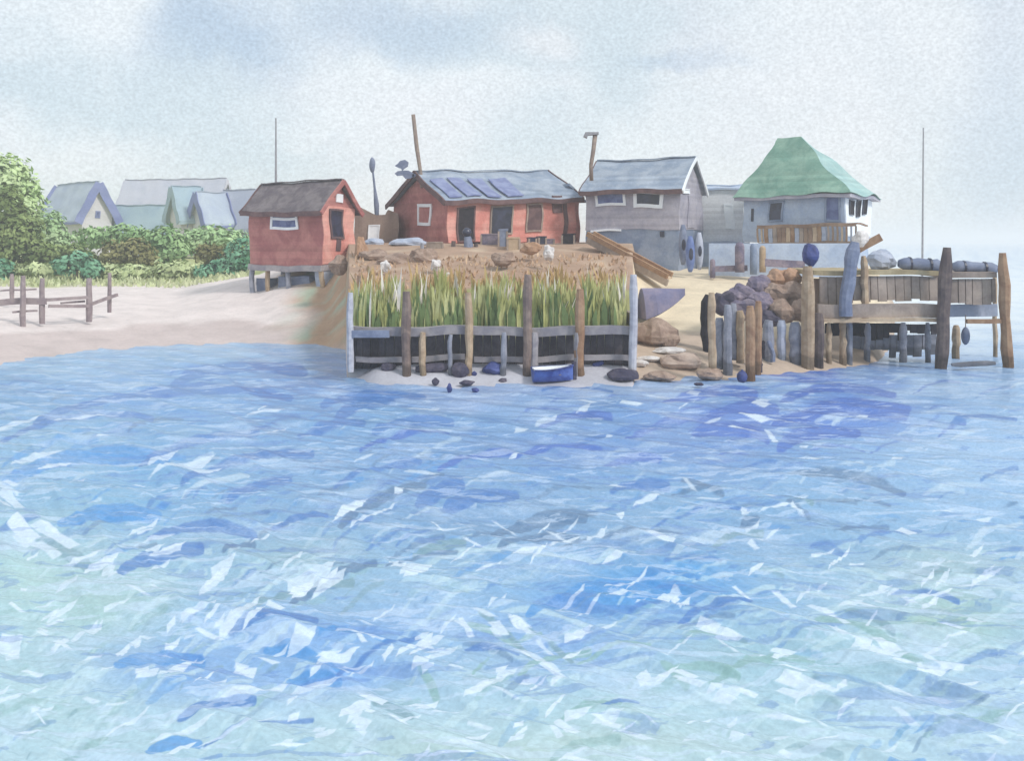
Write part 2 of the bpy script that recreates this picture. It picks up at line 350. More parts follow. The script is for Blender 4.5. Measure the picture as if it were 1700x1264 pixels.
# ------------------------------------------------------------------ water
def water():
    # rows by the depression angle, columns by bearing: a fan of real surface reaching to the horizon
    pys = np.concatenate([np.linspace(1500, 1290, 40), np.linspace(1288, 560, 640), np.linspace(558, 430, 60), np.array([425, 420, 415, 410, 406, 404, 402.5, 401.6, 401.1])])
    pxs = np.concatenate([np.linspace(-1400, -40, 70), np.linspace(-36, 1736, 1000), np.linspace(1740, 3100, 70)])
    PX, PY = np.meshgrid(pxs, pys); Y = F * H / (PY - HOR); X = (PX - 850) * Y / F
    fade = np.clip(1.3 - Y / 60, 0, 1)
    rng = np.random.RandomState(4); Z = np.zeros_like(X)
    for i in range(26):
        ang = R(rng.uniform(-62, -8) + (90)); lam = rng.choice([.45, .7, 1.0, 1.5, 2.4, 4.0]); ph = rng.uniform(0, 6.28)
        k = 2 * math.pi / lam; amp = .0065 * lam ** .9
        kx, ky = k * math.cos(ang), k * math.sin(ang)
        ww = .5 * np.sin(.35 * X + i) + .4 * np.sin(.27 * Y * (1 + .1 * i) + 2 * i)
        s_ = np.sin(kx * X + ky * Y + ph + 1.6 * ww); Z += amp * (1 - 2 * np.abs(s_) ** .8) * fade * (Y * .02 < lam * .9 + .1)
    # water tint in patches; far pale one paints in sky reflection and haze
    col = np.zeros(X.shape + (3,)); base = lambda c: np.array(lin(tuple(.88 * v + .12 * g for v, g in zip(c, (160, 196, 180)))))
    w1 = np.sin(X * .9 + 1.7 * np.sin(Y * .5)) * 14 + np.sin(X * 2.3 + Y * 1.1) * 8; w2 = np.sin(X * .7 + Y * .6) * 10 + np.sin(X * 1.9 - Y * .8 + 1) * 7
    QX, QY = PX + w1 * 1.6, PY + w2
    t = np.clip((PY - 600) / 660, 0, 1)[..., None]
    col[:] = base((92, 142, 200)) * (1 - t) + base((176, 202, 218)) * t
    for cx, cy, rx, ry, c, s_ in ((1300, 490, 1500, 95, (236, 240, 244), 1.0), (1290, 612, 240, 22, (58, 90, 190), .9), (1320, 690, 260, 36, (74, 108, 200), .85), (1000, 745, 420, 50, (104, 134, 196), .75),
                                 (560, 640, 230, 22, (94, 134, 198), .7), (350, 640, 380, 40, (104, 146, 206), .6), (100, 600, 220, 30, (150, 184, 220), .6), (200, 820, 200, 50, (96, 152, 206), .7), (60, 740, 160, 50, (140, 178, 212), .5),
                                 (760, 840, 300, 60, (106, 142, 192), .6), (1060, 890, 330, 40, (112, 146, 194), .5), (1060, 975, 180, 42, (58, 134, 210), .9), (1090, 930, 90, 28, (66, 144, 214), .7),
                                 (500, 1040, 330, 55, (102, 148, 216), .7), (270, 1100, 120, 45, (90, 136, 218), .8), (520, 1110, 130, 30, (96, 144, 222), .7), (980, 1060, 180, 50, (104, 146, 214), .6),
                                 (60, 950, 170, 130, (172, 202, 204), .9), (60, 1150, 220, 110, (170, 198, 210), .9), (200, 980, 90, 60, (160, 190, 190), .7), (470, 925, 110, 40, (150, 180, 186), .5),
                                 (1580, 940, 170, 60, (168, 190, 192), .7), (1560, 1030, 120, 50, (160, 190, 176), .85), (1350, 1080, 240, 60, (150, 186, 200), .7), (1640, 760, 200, 120, (162, 190, 226), .8),
                                 (1500, 850, 220, 70, (130, 170, 214), .6), (1660, 1150, 200, 90, (166, 192, 224), .8), (820, 1230, 500, 40, (176, 196, 194), .85), (1100, 1180, 300, 40, (166, 196, 208), .7),
                                 (380, 1235, 300, 40, (160, 192, 214), .7), (830, 650, 260, 30, (158, 172, 214), .7), (1450, 640, 220, 14, (170, 192, 226), .7), (1000, 640, 160, 16, (172, 186, 216), .6)):
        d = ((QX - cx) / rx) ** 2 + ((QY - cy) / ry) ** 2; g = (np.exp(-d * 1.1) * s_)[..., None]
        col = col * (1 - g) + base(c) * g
    # wave crest shading painted in as strokes of colour: (x0,y0)-(x1,y1), half width, colour
    steel = (88, 118, 160); deep = (72, 116, 188); ind = (66, 100, 188); gr = (120, 152, 170); az = (76, 140, 210); grn = (136, 172, 176)
    ST = [(560, 870, 700, 795, 11, steel), (395, 1012, 580, 960, 8, gr), (480, 990, 620, 935, 9, steel), (200, 940, 330, 905, 12, deep), (370, 912, 420, 893, 7, steel), (430, 945, 555, 905, 4, steel),
          (10, 790, 270, 760, 16, az), (230, 770, 430, 712, 9, deep), (60, 700, 480, 660, 9, deep), (0, 730, 250, 690, 7, deep), (280, 640, 500, 612, 12, deep), (540, 672, 700, 655, 9, deep), (560, 690, 650, 662, 12, deep), (500, 720, 600, 702, 9, deep),
          (620, 712, 750, 700, 10, deep), (300, 800, 520, 745, 9, deep), (380, 825, 480, 790, 10, deep), (560, 800, 700, 760, 6, deep), (690, 830, 760, 800, 16, deep), (730, 838, 850, 815, 14, deep), (600, 740, 740, 720, 6, ind), (730, 770, 850, 752, 7, ind),
          (690, 912, 770, 893, 8, gr), (640, 940, 760, 905, 5, steel), (820, 880, 970, 855, 12, steel), (830, 900, 960, 885, 9, steel), (1020, 815, 1108, 802, 10, deep), (1030, 800, 1080, 815, 7, deep), (1135, 795, 1200, 815, 6, steel), (1115, 816, 1200, 808, 4, steel),
          (1290, 818, 1345, 832, 5, gr), (1305, 828, 1342, 852, 5, steel), (1225, 868, 1250, 862, 9, steel), (1175, 900, 1260, 880, 6, gr), (1080, 868, 1240, 840, 4, deep), (940, 900, 1130, 875, 4, steel), (880, 1015, 1080, 950, 12, az), (920, 1000, 1130, 960, 10, az),
          (1110, 660, 1250, 655, 10, ind), (1300, 660, 1480, 652, 10, ind), (1180, 690, 1290, 672, 12, ind), (1150, 718, 1280, 720, 12, ind), (1290, 700, 1500, 682, 14, ind), (1040, 720, 1180, 700, 8, ind), (900, 700, 1010, 690, 8, ind), (1290, 740, 1420, 715, 14, ind),
          (960, 735, 1120, 705, 6, deep), (1300, 780, 1500, 810, 8, steel), (1220, 700, 1270, 730, 8, ind), (1130, 1024, 1240, 985, 8, deep), (1150, 1040, 1240, 1050, 6, grn), (960, 1090, 1080, 1060, 5, grn), (860, 1110, 980, 1070, 7, grn), (1100, 1095, 1140, 1130, 9, grn), (1110, 1105, 1230, 1115, 6, grn),
          (1180, 1130, 1300, 1080, 8, grn), (1240, 1085, 1350, 1075, 7, grn), (1350, 1010, 1480, 1050, 8, grn), (1400, 1000, 1480, 1035, 7, gr), (1460, 1060, 1540, 1100, 7, grn), (930, 1180, 1030, 1160, 6, grn), (1000, 1165, 1060, 1155, 5, deep), (440, 1060, 560, 1100, 9, az),
          (200, 1100, 330, 1080, 16, az), (480, 1110, 560, 1120, 12, az), (380, 1035, 520, 1020, 10, deep), (530, 1040, 640, 1060, 9, az), (560, 1110, 690, 1050, 7, deep), (620, 1160, 680, 1180, 10, gr), (690, 1100, 720, 1140, 8, grn), (770, 1030, 860, 1060, 8, grn), (780, 1110, 900, 1040, 6, grn),
          (800, 1010, 880, 1080, 8, gr), (850, 1020, 950, 1085, 7, gr), (770, 1070, 860, 1080, 6, deep), (300, 1180, 420, 1150, 10, deep), (250, 1230, 330, 1215, 12, az), (340, 1220, 520, 1180, 5, deep), (1500, 955, 1580, 945, 8, gr), (1480, 975, 1590, 990, 6, deep), (60, 880, 150, 930, 14, gr),
          (1560, 880, 1690, 830, 3, steel), (100, 860, 260, 850, 14, az), (1580, 700, 1690, 694, 6, deep), (1330, 655, 1400, 648, 6, ind), (900, 650, 1020, 645, 5, deep), (850, 760, 1000, 740, 7, ind), (1000, 770, 1100, 760, 7, ind), (450, 870, 540, 850, 6, deep), (250, 885, 420, 880, 10, deep)]
    rs = np.random.RandomState(11)
    for k_ in range(760):              # loose overlapping painted crest strokes following the swell round the point
        y_ = 612 + 660 * rs.rand() ** 1.0; x_ = rs.uniform(-120, 1820); sc_ = .35 + (y_ - 600) / 620
        an = R(rs.normal(13 if x_ < 900 else 6, 6) + (y_ - 600) / 660 * rs.choice([18, 24, -22 if x_ > 700 else 20]) * (1.2 if x_ < 900 else .9))
        ln_ = rs.uniform(45, 150) * sc_ ** .6; hw_ = rs.uniform(2.2, 7.5) * sc_
        light = rs.rand() < .3 + .3 * (y_ > 900)
        if light: c_ = (196, 214, 232) if y_ < 900 else (190, 214, 226)
        elif y_ > 930 and rs.rand() < .6: c_ = grn if rs.rand() < .6 else gr
        else: c_ = [deep, az, steel, deep][rs.randint(4)] if not (x_ > 800 and y_ < 760) else ind
        ST.append((x_ - ln_ / 2 * math.cos(an), y_ + ln_ / 2 * math.sin(an), x_ + ln_ / 2 * math.cos(an), y_ - ln_ / 2 * math.sin(an), hw_ * (1.25 if y_ < 900 else 1), c_, rs.uniform(.22, .6) if light or y_ > 950 else rs.uniform(.3, .7)))
    ST = ST[116 if False else 0:]
    for it in sorted(ST, key=lambda q: len(q), reverse=True):
        x0, y0, x1, y1, hw, c = it[:6]; op = it[6] if len(it) > 6 else .82
        m_ = hw * 2 + 45; i0 = np.searchsorted(pxs, min(x0, x1) - m_); i1 = np.searchsorted(pxs, max(x0, x1) + m_)
        j0 = np.searchsorted(-pys, -(max(y0, y1) + m_)); j1 = np.searchsorted(-pys, -(min(y0, y1) - m_))
        if i1 <= i0 or j1 <= j0: continue
        W_ = (slice(j0, j1), slice(i0, i1)); AX = PX[W_] + w1[W_] * .25; AY = PY[W_] + w2[W_] * .25
        dx, dy = x1 - x0, y1 - y0; L2 = dx * dx + dy * dy
        u = ((AX - x0) * dx + (AY - y0) * dy) / L2; uc = np.clip(u, 0, 1)
        bow = 4 * (uc * (1 - uc)) * .08 * math.sqrt(L2)
        dist = np.hypot(AX - x0 - dx * uc, AY + bow - y0 - dy * uc)
        wd = hw * (.45 + .9 * np.sqrt(np.clip(uc * (1.15 - uc), 0, 1)))
        g = (np.clip((wd - dist) / 1.8, 0, 1) * op)[..., None]; col[W_] = col[W_] * (1 - g) + base(c) * g
    # foam: torn pale flecks lying on the chop, (cx, cy, length, angle, width) as seen
    FO = [(305, 765, 110, 14, 16), (270, 755, 60, 20, 9), (700, 778, 60, -8, 5), (580, 836, 70, 30, 14), (620, 845, 90, 28, 6), (660, 808, 20, 30, 10), (520, 948, 90, 20, 26), (545, 955, 70, 25, 14), (500, 968, 40, 30, 9), (690, 935, 60, 14, 22), (662, 932, 30, 20, 10),
          (370, 930, 50, 30, 18), (350, 955, 60, 40, 14), (330, 1003, 70, 32, 14), (315, 1012, 40, 28, 8), (165, 930, 60, 25, 18), (180, 940, 30, 20, 12), (120, 925, 38, 20, 8), (110, 960, 46, 25, 9), (100, 1003, 66, 30, 10), (90, 1020, 36, 30, 7), (140, 1037, 60, 42, 12), (100, 1060, 36, 40, 10), (275, 905, 60, 15, 12),
          (225, 1050, 30, 60, 14), (205, 1070, 34, 50, 10), (285, 1052, 34, 35, 14), (300, 1095, 70, 38, 14), (245, 1118, 44, 15, 14), (400, 1010, 90, 42, 16), (375, 1030, 40, 45, 14), (405, 1095, 42, 5, 20), (445, 1082, 40, -20, 5), (500, 1057, 60, 15, 22), (560, 1078, 80, 14, 12), (610, 1045, 60, -16, 14), (465, 1068, 30, 30, 8),
          (365, 1122, 22, 20, 8), (400, 1140, 80, 8, 12), (450, 1130, 60, 16, 10), (520, 1125, 100, 14, 12), (600, 1095, 50, 30, 6), (590, 1170, 60, 20, 18), (540, 1200, 40, 20, 12), (600, 1190, 36, -10, 14), (620, 1150, 50, -18, 14), (700, 1150, 60, 12, 10), (740, 1160, 50, 5, 6), (690, 1062, 80, 34, 12), (720, 1050, 50, 30, 14), (735, 1075, 60, 22, 10), (700, 1090, 40, 25, 16),
          (775, 1030, 40, -50, 12), (830, 1030, 40, -40, 16), (870, 1030, 50, -40, 12), (880, 1075, 60, -25, 10), (905, 1062, 40, -40, 8), (820, 1120, 60, 24, 10), (840, 1105, 40, 20, 14), (790, 1130, 50, 25, 10), (920, 1105, 56, -25, 18), (960, 1045, 50, 12, 12), (880, 1120, 40, 8, 8), (300, 1200, 120, 18, 8), (390, 1200, 160, 20, 5), (480, 1225, 70, 6, 6),
          (770, 1220, 70, 6, 8), (750, 1240, 90, 4, 6), (700, 1240, 30, 8, 5), (600, 1235, 80, 4, 6), (790, 1205, 50, 15, 7), (1120, 975, 24, 60, 20), (1135, 990, 30, 40, 12), (1100, 985, 36, 0, 12), (1195, 1035, 70, -6, 22), (1215, 1038, 50, -10, 14), (1030, 960, 60, 12, 4), (1000, 1030, 60, 20, 6), (960, 1170, 50, 14, 14), (1010, 1180, 60, 14, 18), (940, 1195, 50, -30, 18), (1060, 1210, 60, -18, 8),
          (1090, 1115, 50, 15, 14), (1070, 1110, 26, 40, 18), (1140, 1110, 44, -20, 10), (1150, 1122, 50, -15, 7), (1300, 1065, 46, 0, 12), (1280, 1075, 40, 10, 8), (1210, 1140, 60, 8, 16), (1190, 1130, 30, 20, 10), (1240, 1140, 40, -14, 8), (1335, 1132, 90, -15, 20), (1310, 1125, 50, -10, 14), (1370, 1138, 50, -12, 8), (1385, 1010, 60, -30, 8), (1360, 998, 50, -20, 6), (1395, 1040, 50, -30, 12), (1430, 1055, 40, 10, 16),
          (1470, 1060, 56, -30, 18), (1480, 1075, 60, 10, 8), (1440, 996, 40, -10, 6), (1460, 990, 20, -10, 4), (1500, 1085, 40, -8, 5), (1550, 1095, 60, 0, 14), (1530, 1098, 30, -60, 10), (1580, 1090, 40, 5, 12), (1545, 990, 36, 30, 10), (1510, 985, 30, -20, 6), (1555, 975, 60, 12, 5), (1610, 962, 40, 0, 4), (1640, 950, 60, 20, 8), (1550, 930, 40, 5, 6), (1600, 928, 60, 0, 3), (1490, 1125, 70, -22, 10), (1510, 1140, 60, -25, 8), (1560, 1145, 50, -8, 12),
          (1310, 1182, 80, -10, 5), (1230, 1205, 40, 10, 10), (1370, 1210, 50, 10, 5), (1620, 1020, 40, -8, 8), (880, 905, 50, 6, 5), (930, 893, 70, 14, 5), (870, 909, 40, 8, 8), (1030, 800, 36, 0, 6), (1075, 825, 50, 12, 6), (1030, 845, 16, 40, 12), (1145, 800, 30, -40, 5), (1240, 842, 18, 20, 12), (1290, 833, 60, 8, 4), (1325, 838, 30, -40, 6), (1255, 692, 60, -12, 8), (1280, 720, 30, -40, 9), (1235, 708, 50, -14, 4), (1262, 668, 36, -4, 12), (1150, 650, 26, 0, 8),
          (1090, 655, 40, 0, 3), (1050, 665, 40, -4, 5), (970, 675, 30, 20, 7), (905, 695, 40, 14, 8), (865, 712, 24, 5, 6), (1010, 720, 16, 20, 5), (855, 752, 20, 20, 5), (1490, 758, 20, 0, 4), (1430, 685, 20, 0, 4), (700, 675, 60, 2, 4), (450, 680, 60, 2, 4), (40, 870, 60, -30, 26), (90, 880, 90, -28, 14), (70, 900, 70, -30, 12), (20, 820, 50, -40, 16), (10, 800, 50, -20, 12), (15, 1060, 50, 10, 24), (20, 1075, 30, 30, 14),
          (90, 770, 60, 8, 8), (60, 755, 90, 10, 8), (30, 700, 90, 14, 6), (130, 690, 90, 8, 4), (40, 970, 14, 10, 6), (70, 1035, 20, -20, 5), (200, 1190, 60, 25, 4), (60, 1165, 20, 30, 6), (80, 1160, 24, 20, 5), (860, 1190, 20, 20, 8), (865, 1200, 26, 30, 6), (645, 1075, 26, 50, 9), (1340, 755, 60, -2, 5), (1580, 1030, 50, -8, 7)]
    rn = np.random.RandomState(5)
    for k_ in range(190):
        y_ = 860 + 400 * rn.rand() ** .8; x_ = rn.uniform(-60, 1760)
        if rn.rand() < .88: FO.append((x_, y_, rn.uniform(20, 60), rn.choice([25, 35, 12, -20, -32]) + rn.normal() * 8, rn.uniform(3, 9)))
        else: FO.append((x_, 640 + 260 * rn.rand(), rn.uniform(14, 44), rn.normal() * 10 + 8, rn.uniform(2, 4)))
    for cx, cy, ln_, an, wd in FO:
        for q_ in range(2 if wd > 9 else 1):
            a_ = R(an + (rn.normal() * 9 if q_ else 0)); ox, oy = (rn.uniform(-.35, .35) * ln_, rn.choice([-1, 1]) * wd * .5) if q_ else (0, 0); sc_ = .6 if q_ else 1
            l_, w_ = ln_ * sc_, wd * sc_; m_ = l_ * .7 + w_ + 8
            i0, i1 = np.searchsorted(pxs, cx + ox - m_), np.searchsorted(pxs, cx + ox + m_); j0, j1 = np.searchsorted(-pys, -(cy + oy + m_)), np.searchsorted(-pys, -(cy + oy - m_))
            if i1 <= i0 or j1 <= j0: continue
            W_ = (slice(j0, j1), slice(i0, i1)); dx = PX[W_] + w2[W_] * .1 - cx - ox; dy = PY[W_] + w1[W_] * .06 - cy - oy
            u = dx * math.cos(a_) - dy * math.sin(a_); v = dx * math.sin(a_) + dy * math.cos(a_)
            e = rn.uniform(.05, .35)
            poly = [(-.5 * l_, rn.uniform(-.1, .5) * w_), (-.5 * l_ + e * l_, -.55 * w_), (.5 * l_, rn.uniform(-.5, .1) * w_), (.5 * l_ - rn.uniform(.1, .4) * l_, .55 * w_)]
            d_ = np.full(u.shape, 1e3)
            for (ax, ay), (bx, by) in zip(poly, poly[1:] + poly[:1]):
                ex, ey = bx - ax, by - ay; d_ = np.minimum(d_, (ex * (v - ay) - ey * (u - ax)) / math.hypot(ex, ey))
            g = (np.clip(d_ / 1.1 + .5, 0, 1) * rn.uniform(.6, .92))[..., None]; col[W_] = col[W_] * (1 - g) + base((216, 228, 246)) * g
    nr, nc = X.shape; idx = np.arange(nr * nc).reshape(nr, nc)
    q = np.stack([idx[:-1, :-1], idx[:-1, 1:], idx[1:, 1:], idx[1:, :-1]], -1).reshape(-1, 4)
    me = bpy.data.meshes.new('water'); me.vertices.add(nr * nc); me.vertices.foreach_set('co', np.stack([X, Y, Z], -1).astype('f').ravel())
    me.loops.add(q.size); me.loops.foreach_set('vertex_index', q.ravel().astype('i'))
    me.polygons.add(len(q)); me.polygons.foreach_set('loop_start', (np.arange(len(q)) * 4).astype('i')); me.polygons.foreach_set('loop_total', np.full(len(q), 4, 'i'))
    me.update(calc_edges=True); me.polygons.foreach_set('use_smooth', [True] * len(q))
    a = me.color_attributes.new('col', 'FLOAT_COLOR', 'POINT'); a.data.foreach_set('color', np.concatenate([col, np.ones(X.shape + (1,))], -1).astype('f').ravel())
    m = bpy.data.materials.new('sea_water'); m.use_nodes = True; nt = m.node_tree; N = nt.nodes; L = nt.links; b = N['Principled BSDF']
    b.inputs['Roughness'].default_value = .25; b.inputs['IOR'].default_value = 1.33; b.inputs['Specular IOR Level'].default_value = .3
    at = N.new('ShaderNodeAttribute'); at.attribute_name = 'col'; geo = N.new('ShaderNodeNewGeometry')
    mp = N.new('ShaderNodeMapping'); mp.inputs['Rotation'].default_value = (0, 0, R(-38)); mp.inputs['Scale'].default_value = (.55, 2.0, 1); L.new(geo.outputs['Position'], mp.inputs['Vector'])
    n1 = N.new('ShaderNodeTexNoise'); n1.inputs['Scale'].default_value = .9; n1.inputs['Detail'].default_value = 5; n1.inputs['Roughness'].default_value = .6; n1.inputs['Distortion'].default_value = 1.2; L.new(mp.outputs[0], n1.inputs['Vector'])
    n2 = N.new('ShaderNodeTexNoise'); n2.inputs['Scale'].default_value = .5; n2.inputs['Detail'].default_value = 6; n2.inputs['Roughness'].default_value = .65; L.new(geo.outputs['Position'], n2.inputs['Vector'])
    n3 = N.new('ShaderNodeTexNoise'); n3.inputs['Scale'].default_value = 16; n3.inputs['Detail'].default_value = 3; n3.inputs['Roughness'].default_value = .6; L.new(geo.outputs['Position'], n3.inputs['Vector'])
    def mr(s, a_, b_, c_, d_):
        q_ = N.new('ShaderNodeMapRange'); q_.interpolation_type = 'SMOOTHSTEP'; L.new(s, q_.inputs[0])
        for i_, v_ in enumerate((a_, b_, c_, d_)): q_.inputs[i_ + 1].default_value = v_
        return q_.outputs[0]
    def mix(f, a_, b_):
        q_ = N.new('ShaderNodeMix'); q_.data_type = 'RGBA'; L.new(f, q_.inputs[0]); L.new(a_, q_.inputs[6]) if not isinstance(a_, tuple) else None
        if isinstance(b_, tuple): q_.inputs[7].default_value = (*b_, 1)
        else: L.new(b_, q_.inputs[7])
        return q_.outputs[2]
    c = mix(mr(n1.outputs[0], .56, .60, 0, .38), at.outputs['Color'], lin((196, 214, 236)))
    c = mix(mr(n1.outputs[0], .42, .385, 0, .35), c, lin((86, 122, 190)))
    c = mix(mr(n2.outputs[0], .5, .68, 0, .4), c, lin((188, 208, 232)))
    for s, lo, hi in ((n3.outputs[0], .93, 1.07),):
        sc = N.new('ShaderNodeVectorMath'); sc.operation = 'SCALE'; L.new(c, sc.inputs[0]); L.new(mr(s, .3, .7, lo, hi), sc.inputs[3]); c = sc.outputs[0]
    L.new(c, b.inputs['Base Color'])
    bp = N.new('ShaderNodeBump'); bp.inputs['Strength'].default_value = .16; bp.inputs['Distance'].default_value = .05; L.new(n1.outputs[0], bp.inputs['Height'])
    bp2 = N.new('ShaderNodeBump'); bp2.inputs['Strength'].default_value = .2; bp2.inputs['Distance'].default_value = .02; L.new(n3.outputs[0], bp2.inputs['Height']); L.new(bp.outputs[0], bp2.inputs['Normal']); L.new(bp2.outputs[0], b.inputs['Normal'])
    me.materials.append(m); o = bpy.data.objects.new('water', me); C.objects.link(o); tag(o, kind='structure')
water()
# ------------------------------------------------------------------ houses
class House:
    """front wall runs along local x, depth along local y; the near corner sits at photo px, distance Y"""
    def __init__(s, name, px, Y, zf, th, near, label, cat='house', far_px=None, back_px=None, dz=0):
        s.th = R(th); s.near = near; X = (px - 850) * Y / F; c, sn = math.cos(s.th), math.sin(s.th)
        if near == 'right':               # near corner is the right end of the front
            k = (far_px - 850) / F; s.L = (X - k * Y) / (c - k * sn)
            X0, Y0 = X - s.L * c, Y - s.L * sn; bx, by = X, Y
        else:
            k = (far_px - 850) / F; s.L = (k * Y - X) / (c - k * sn); X0, Y0 = X, Y; bx, by = X, Y
        k = (back_px - 850) / F; s.W = (k * by - bx) / (-sn - k * c)
        s.O = Vector((X0, Y0, zf)); s.zf = zf; s.dz = dz; s.off = {}
        s.root = thing(name, s.O, s.th, label, cat); bpy.context.view_layer.update()
    def uv(s, face, px, py, out=0):
        """local coordinate along a face and local height where the line of sight through a photo pixel meets it"""
        c, sn = math.cos(s.th), math.sin(s.th); k = (px - 850) / F
        u = Vector((c, sn)); v = Vector((-sn, c)); o = Vector((s.O.x, s.O.y))
        if face == 'front': o = o - v * out; d = u
        elif face == 'right': o = o + u * (s.L + out); d = v
        else: o = o - u * out; d = v
        a = (k * o.y - o.x) / (d.x - k * d.y); Y = o.y + a * d.y
        return a, H - (py - HOR) * Y / F - s.zf
    def at(s, face, a, out, z):
        if face == 'front': return Vector((a, -out, z))
        if face == 'right': return Vector((s.L + out, a, z))
        return Vector((-out, a, z))
    def slab(s, mb, face, a0, a1, z0, z1, o0, o1):
        p, q = s.at(face, a0, o0, z0), s.at(face, a1, o1, z1)
        mb.box([min(i, j) for i, j in zip(p, q)], [max(i, j) for i, j in zip(p, q)])
    def part(s, name, mb, m, parent=None, wobble=.05):
        r = parent or s.root
        if s.dz: mb.v = [Vector((p.x, p.y, p.z + s.dz * p.x / s.L * max(0, min(1, p.z / 2)))) for p in mb.v]
        return mb.build(name, m, r, wobble=wobble, M=s.root.matrix_world.copy())
    def rect(s, face, box_, out=0):
        x0, y0, x1, y1 = box_; a0, z1 = s.uv(face, x0, y0, out); a1, z0 = s.uv(face, x1, y1, out)
        if a0 > a1: a0, a1 = a1, a0
        return a0, a1, z0, z1
    def window(s, face, box_, fr=white, gl=bluegl, t=.1, name='window', mull=False):
        a0, a1, z0, z1 = s.rect(face, box_); mb = MB(); q = s.off.get(face, 0) + .01
        s.slab(mb, face, a0, a1, z0, z0 + t, q, q + .08); s.slab(mb, face, a0, a1, z1 - t, z1, q, q + .08)
        s.slab(mb, face, a0, a0 + t, z0 + t, z1 - t, q, q + .08); s.slab(mb, face, a1 - t, a1, z0 + t, z1 - t, q, q + .08)
        if mull: zm = (z0 + z1) / 2; s.slab(mb, face, a0 + t, a1 - t, zm - t * .5, zm + t * .5, q, q + .07)
        w = s.part(name, mb, fr); mb = MB(); s.slab(mb, face, a0 + t, a1 - t, z0 + t, z1 - t, q, q + .04); s.part('pane', mb, gl, w); return w
    def walls(s, h, rise, m, name='wall', pent=None):
        L, Wd = s.L, s.W; mb = MB(); n = 8
        for (p0, p1) in (((0, 0), (L, 0)), ((L, Wd), (0, Wd))):
            vs = [Vector((p0[0] + (p1[0] - p0[0]) * i / n, p0[1], z)) for z in (0, h / 2, h) for i in range(n + 1)]
            mb.add(vs, [[j * (n + 1) + i, j * (n + 1) + i + 1, (j + 1) * (n + 1) + i + 1, (j + 1) * (n + 1) + i] for j in range(2) for i in range(n)], .5)
        for x in (0, L):
            f = [[0, 1, 2, 3, 4]]; mb.add([(x, 0, 0), (x, Wd, 0), (x, Wd, h), (x, Wd / 2, h + rise), (x, 0, h)], f if x else [f[0][::-1]], .5)
        mb.add([(0, 0, 0), (L, 0, 0), (L, Wd, 0), (0, Wd, 0)], [[3, 2, 1, 0]], .5)
        return s.part(name, mb, m)
    def gable_roof(s, h, rise, m, over=.3, eave=.3, t=.12, name='roof', trim=None, trimw=.2):
        L, Wd = s.L, s.W; mb = MB(); sl = rise / (Wd / 2); n = 8
        top = h + rise + t * 1.1
        for sgn in (0, 1):
            ys = (-eave, Wd / 2) if sgn == 0 else (Wd + eave, Wd / 2); zs = (h - eave * sl + t, top)
            vs = []
            for i in range(n + 1):
                x = -over + (L + 2 * over) * i / n
                sag = -.06 * math.sin(math.pi * i / n)
                for tt in (0, t):
                    for j in range(4):
                        vs.append(Vector((x, ys[0] + (ys[1] - ys[0]) * j / 3, zs[0] + (zs[1] - zs[0]) * j / 3 - tt + sag)))
            fs = []
            for i in range(n):
                for j in range(3):
                    for b_ in (0, 4): fs.append([8 * i + b_ + j, 8 * (i + 1) + b_ + j, 8 * (i + 1) + b_ + j + 1, 8 * i + b_ + j + 1])
                fs.append([8 * i, 8 * i + 4, 8 * i + 12, 8 * i + 8])
            for e in (0, 8 * n):
                for j in range(3): fs.append([e + j, e + j + 1, e + 5 + j, e + 4 + j])
            mb.add(vs, fs, .5)
        r = s.part(name, mb, m)
        mb = MB(); mb.beam((-over + .02, Wd / 2, top + .0), (L + over - .02, Wd / 2, top + .0), .3, .07); s.part('ridge_cap', mb, m, r)
        if trim:
            mb = MB()
            mb.box((-over - .01, -eave - .08, h - eave * sl - .16), (L + over + .01, -eave - .002, h - eave * sl + .13)); s.part('fascia', mb, trim[0], r)
            for x in (-over - .05, L + over + .05):
                mb = MB()
                for y0, y1 in ((-eave - .05, Wd / 2), (Wd + eave + .05, Wd / 2)):
                    mb.beam((x, y0, h - eave * sl - .02), (x, y1, h + rise + .06), .09, trimw)
                s.part('barge_board', mb, trim[1] if len(trim) > 1 and x > 0 else trim[2] if len(trim) > 2 else trim[0], r)
        return r
# --- small red shed on stilts
s1 = House('stilt_shed', 535, 58, ZY(441, 58), -30, 'right', 'small red shed on short stilts with dark hipped roof and blue window, nearest the beach', 'shed', 414, 588)
h1 = ZY(343, 58) - s1.zf; s1.walls(h1, 1.25, red_d)
mb = MB(); s1.slab(mb, 'right', .02, s1.W - .02, .05, h1, .004, .05); s1.part('lit_gable_cladding', mb, red_lit); s1.off['right'] = .05  # overlay in the lit red, sunlight painted on this face
r1 = s1.gable_roof(h1, 1.45, shingle, .3, .38, .16, trim=(brown_d, red_d, brown_d), trimw=.26)
s1.window('front', (451, 345, 496, 380), t=.16, mull=True)
w = s1.window('right', (546, 348, 568, 398), brown_d, dark, t=.12, name='door'); mb = MB(); a0, a1, z0, z1 = s1.rect('right', (556, 396, 563, 410)); s1.slab(mb, 'right', a0, a1, z0 - .3, z1, .03, .1); s1.part('handle', mb, brown_d, w)
mb = MB(); a0, a1, z0, z1 = s1.rect('right', (557, 322, 568, 337)); s1.slab(mb, 'right', a0, a1, h1 + .25, h1 + .75, .004, .06); s1.part('gable_vent', mb, white)
mb = MB(); mb.box((-.05, -.1, -.35), (s1.L + .06, s1.W + .05, -.003)); s1.part('floor_beam', mb, capgrey)
gz = -1.95
for i, x in enumerate((.15, 1.45, 3.1, s1.L - .12)):
    for y in (.1, s1.W - .2):
        mb = MB(); mb.tube([(x, y, gz - .5), (x + .03, y, gz + .8), (x, y, -.3)], [.17, .15, .15], 9, .1); s1.part('stilt', mb, pile_t if i % 2 else pile_g)

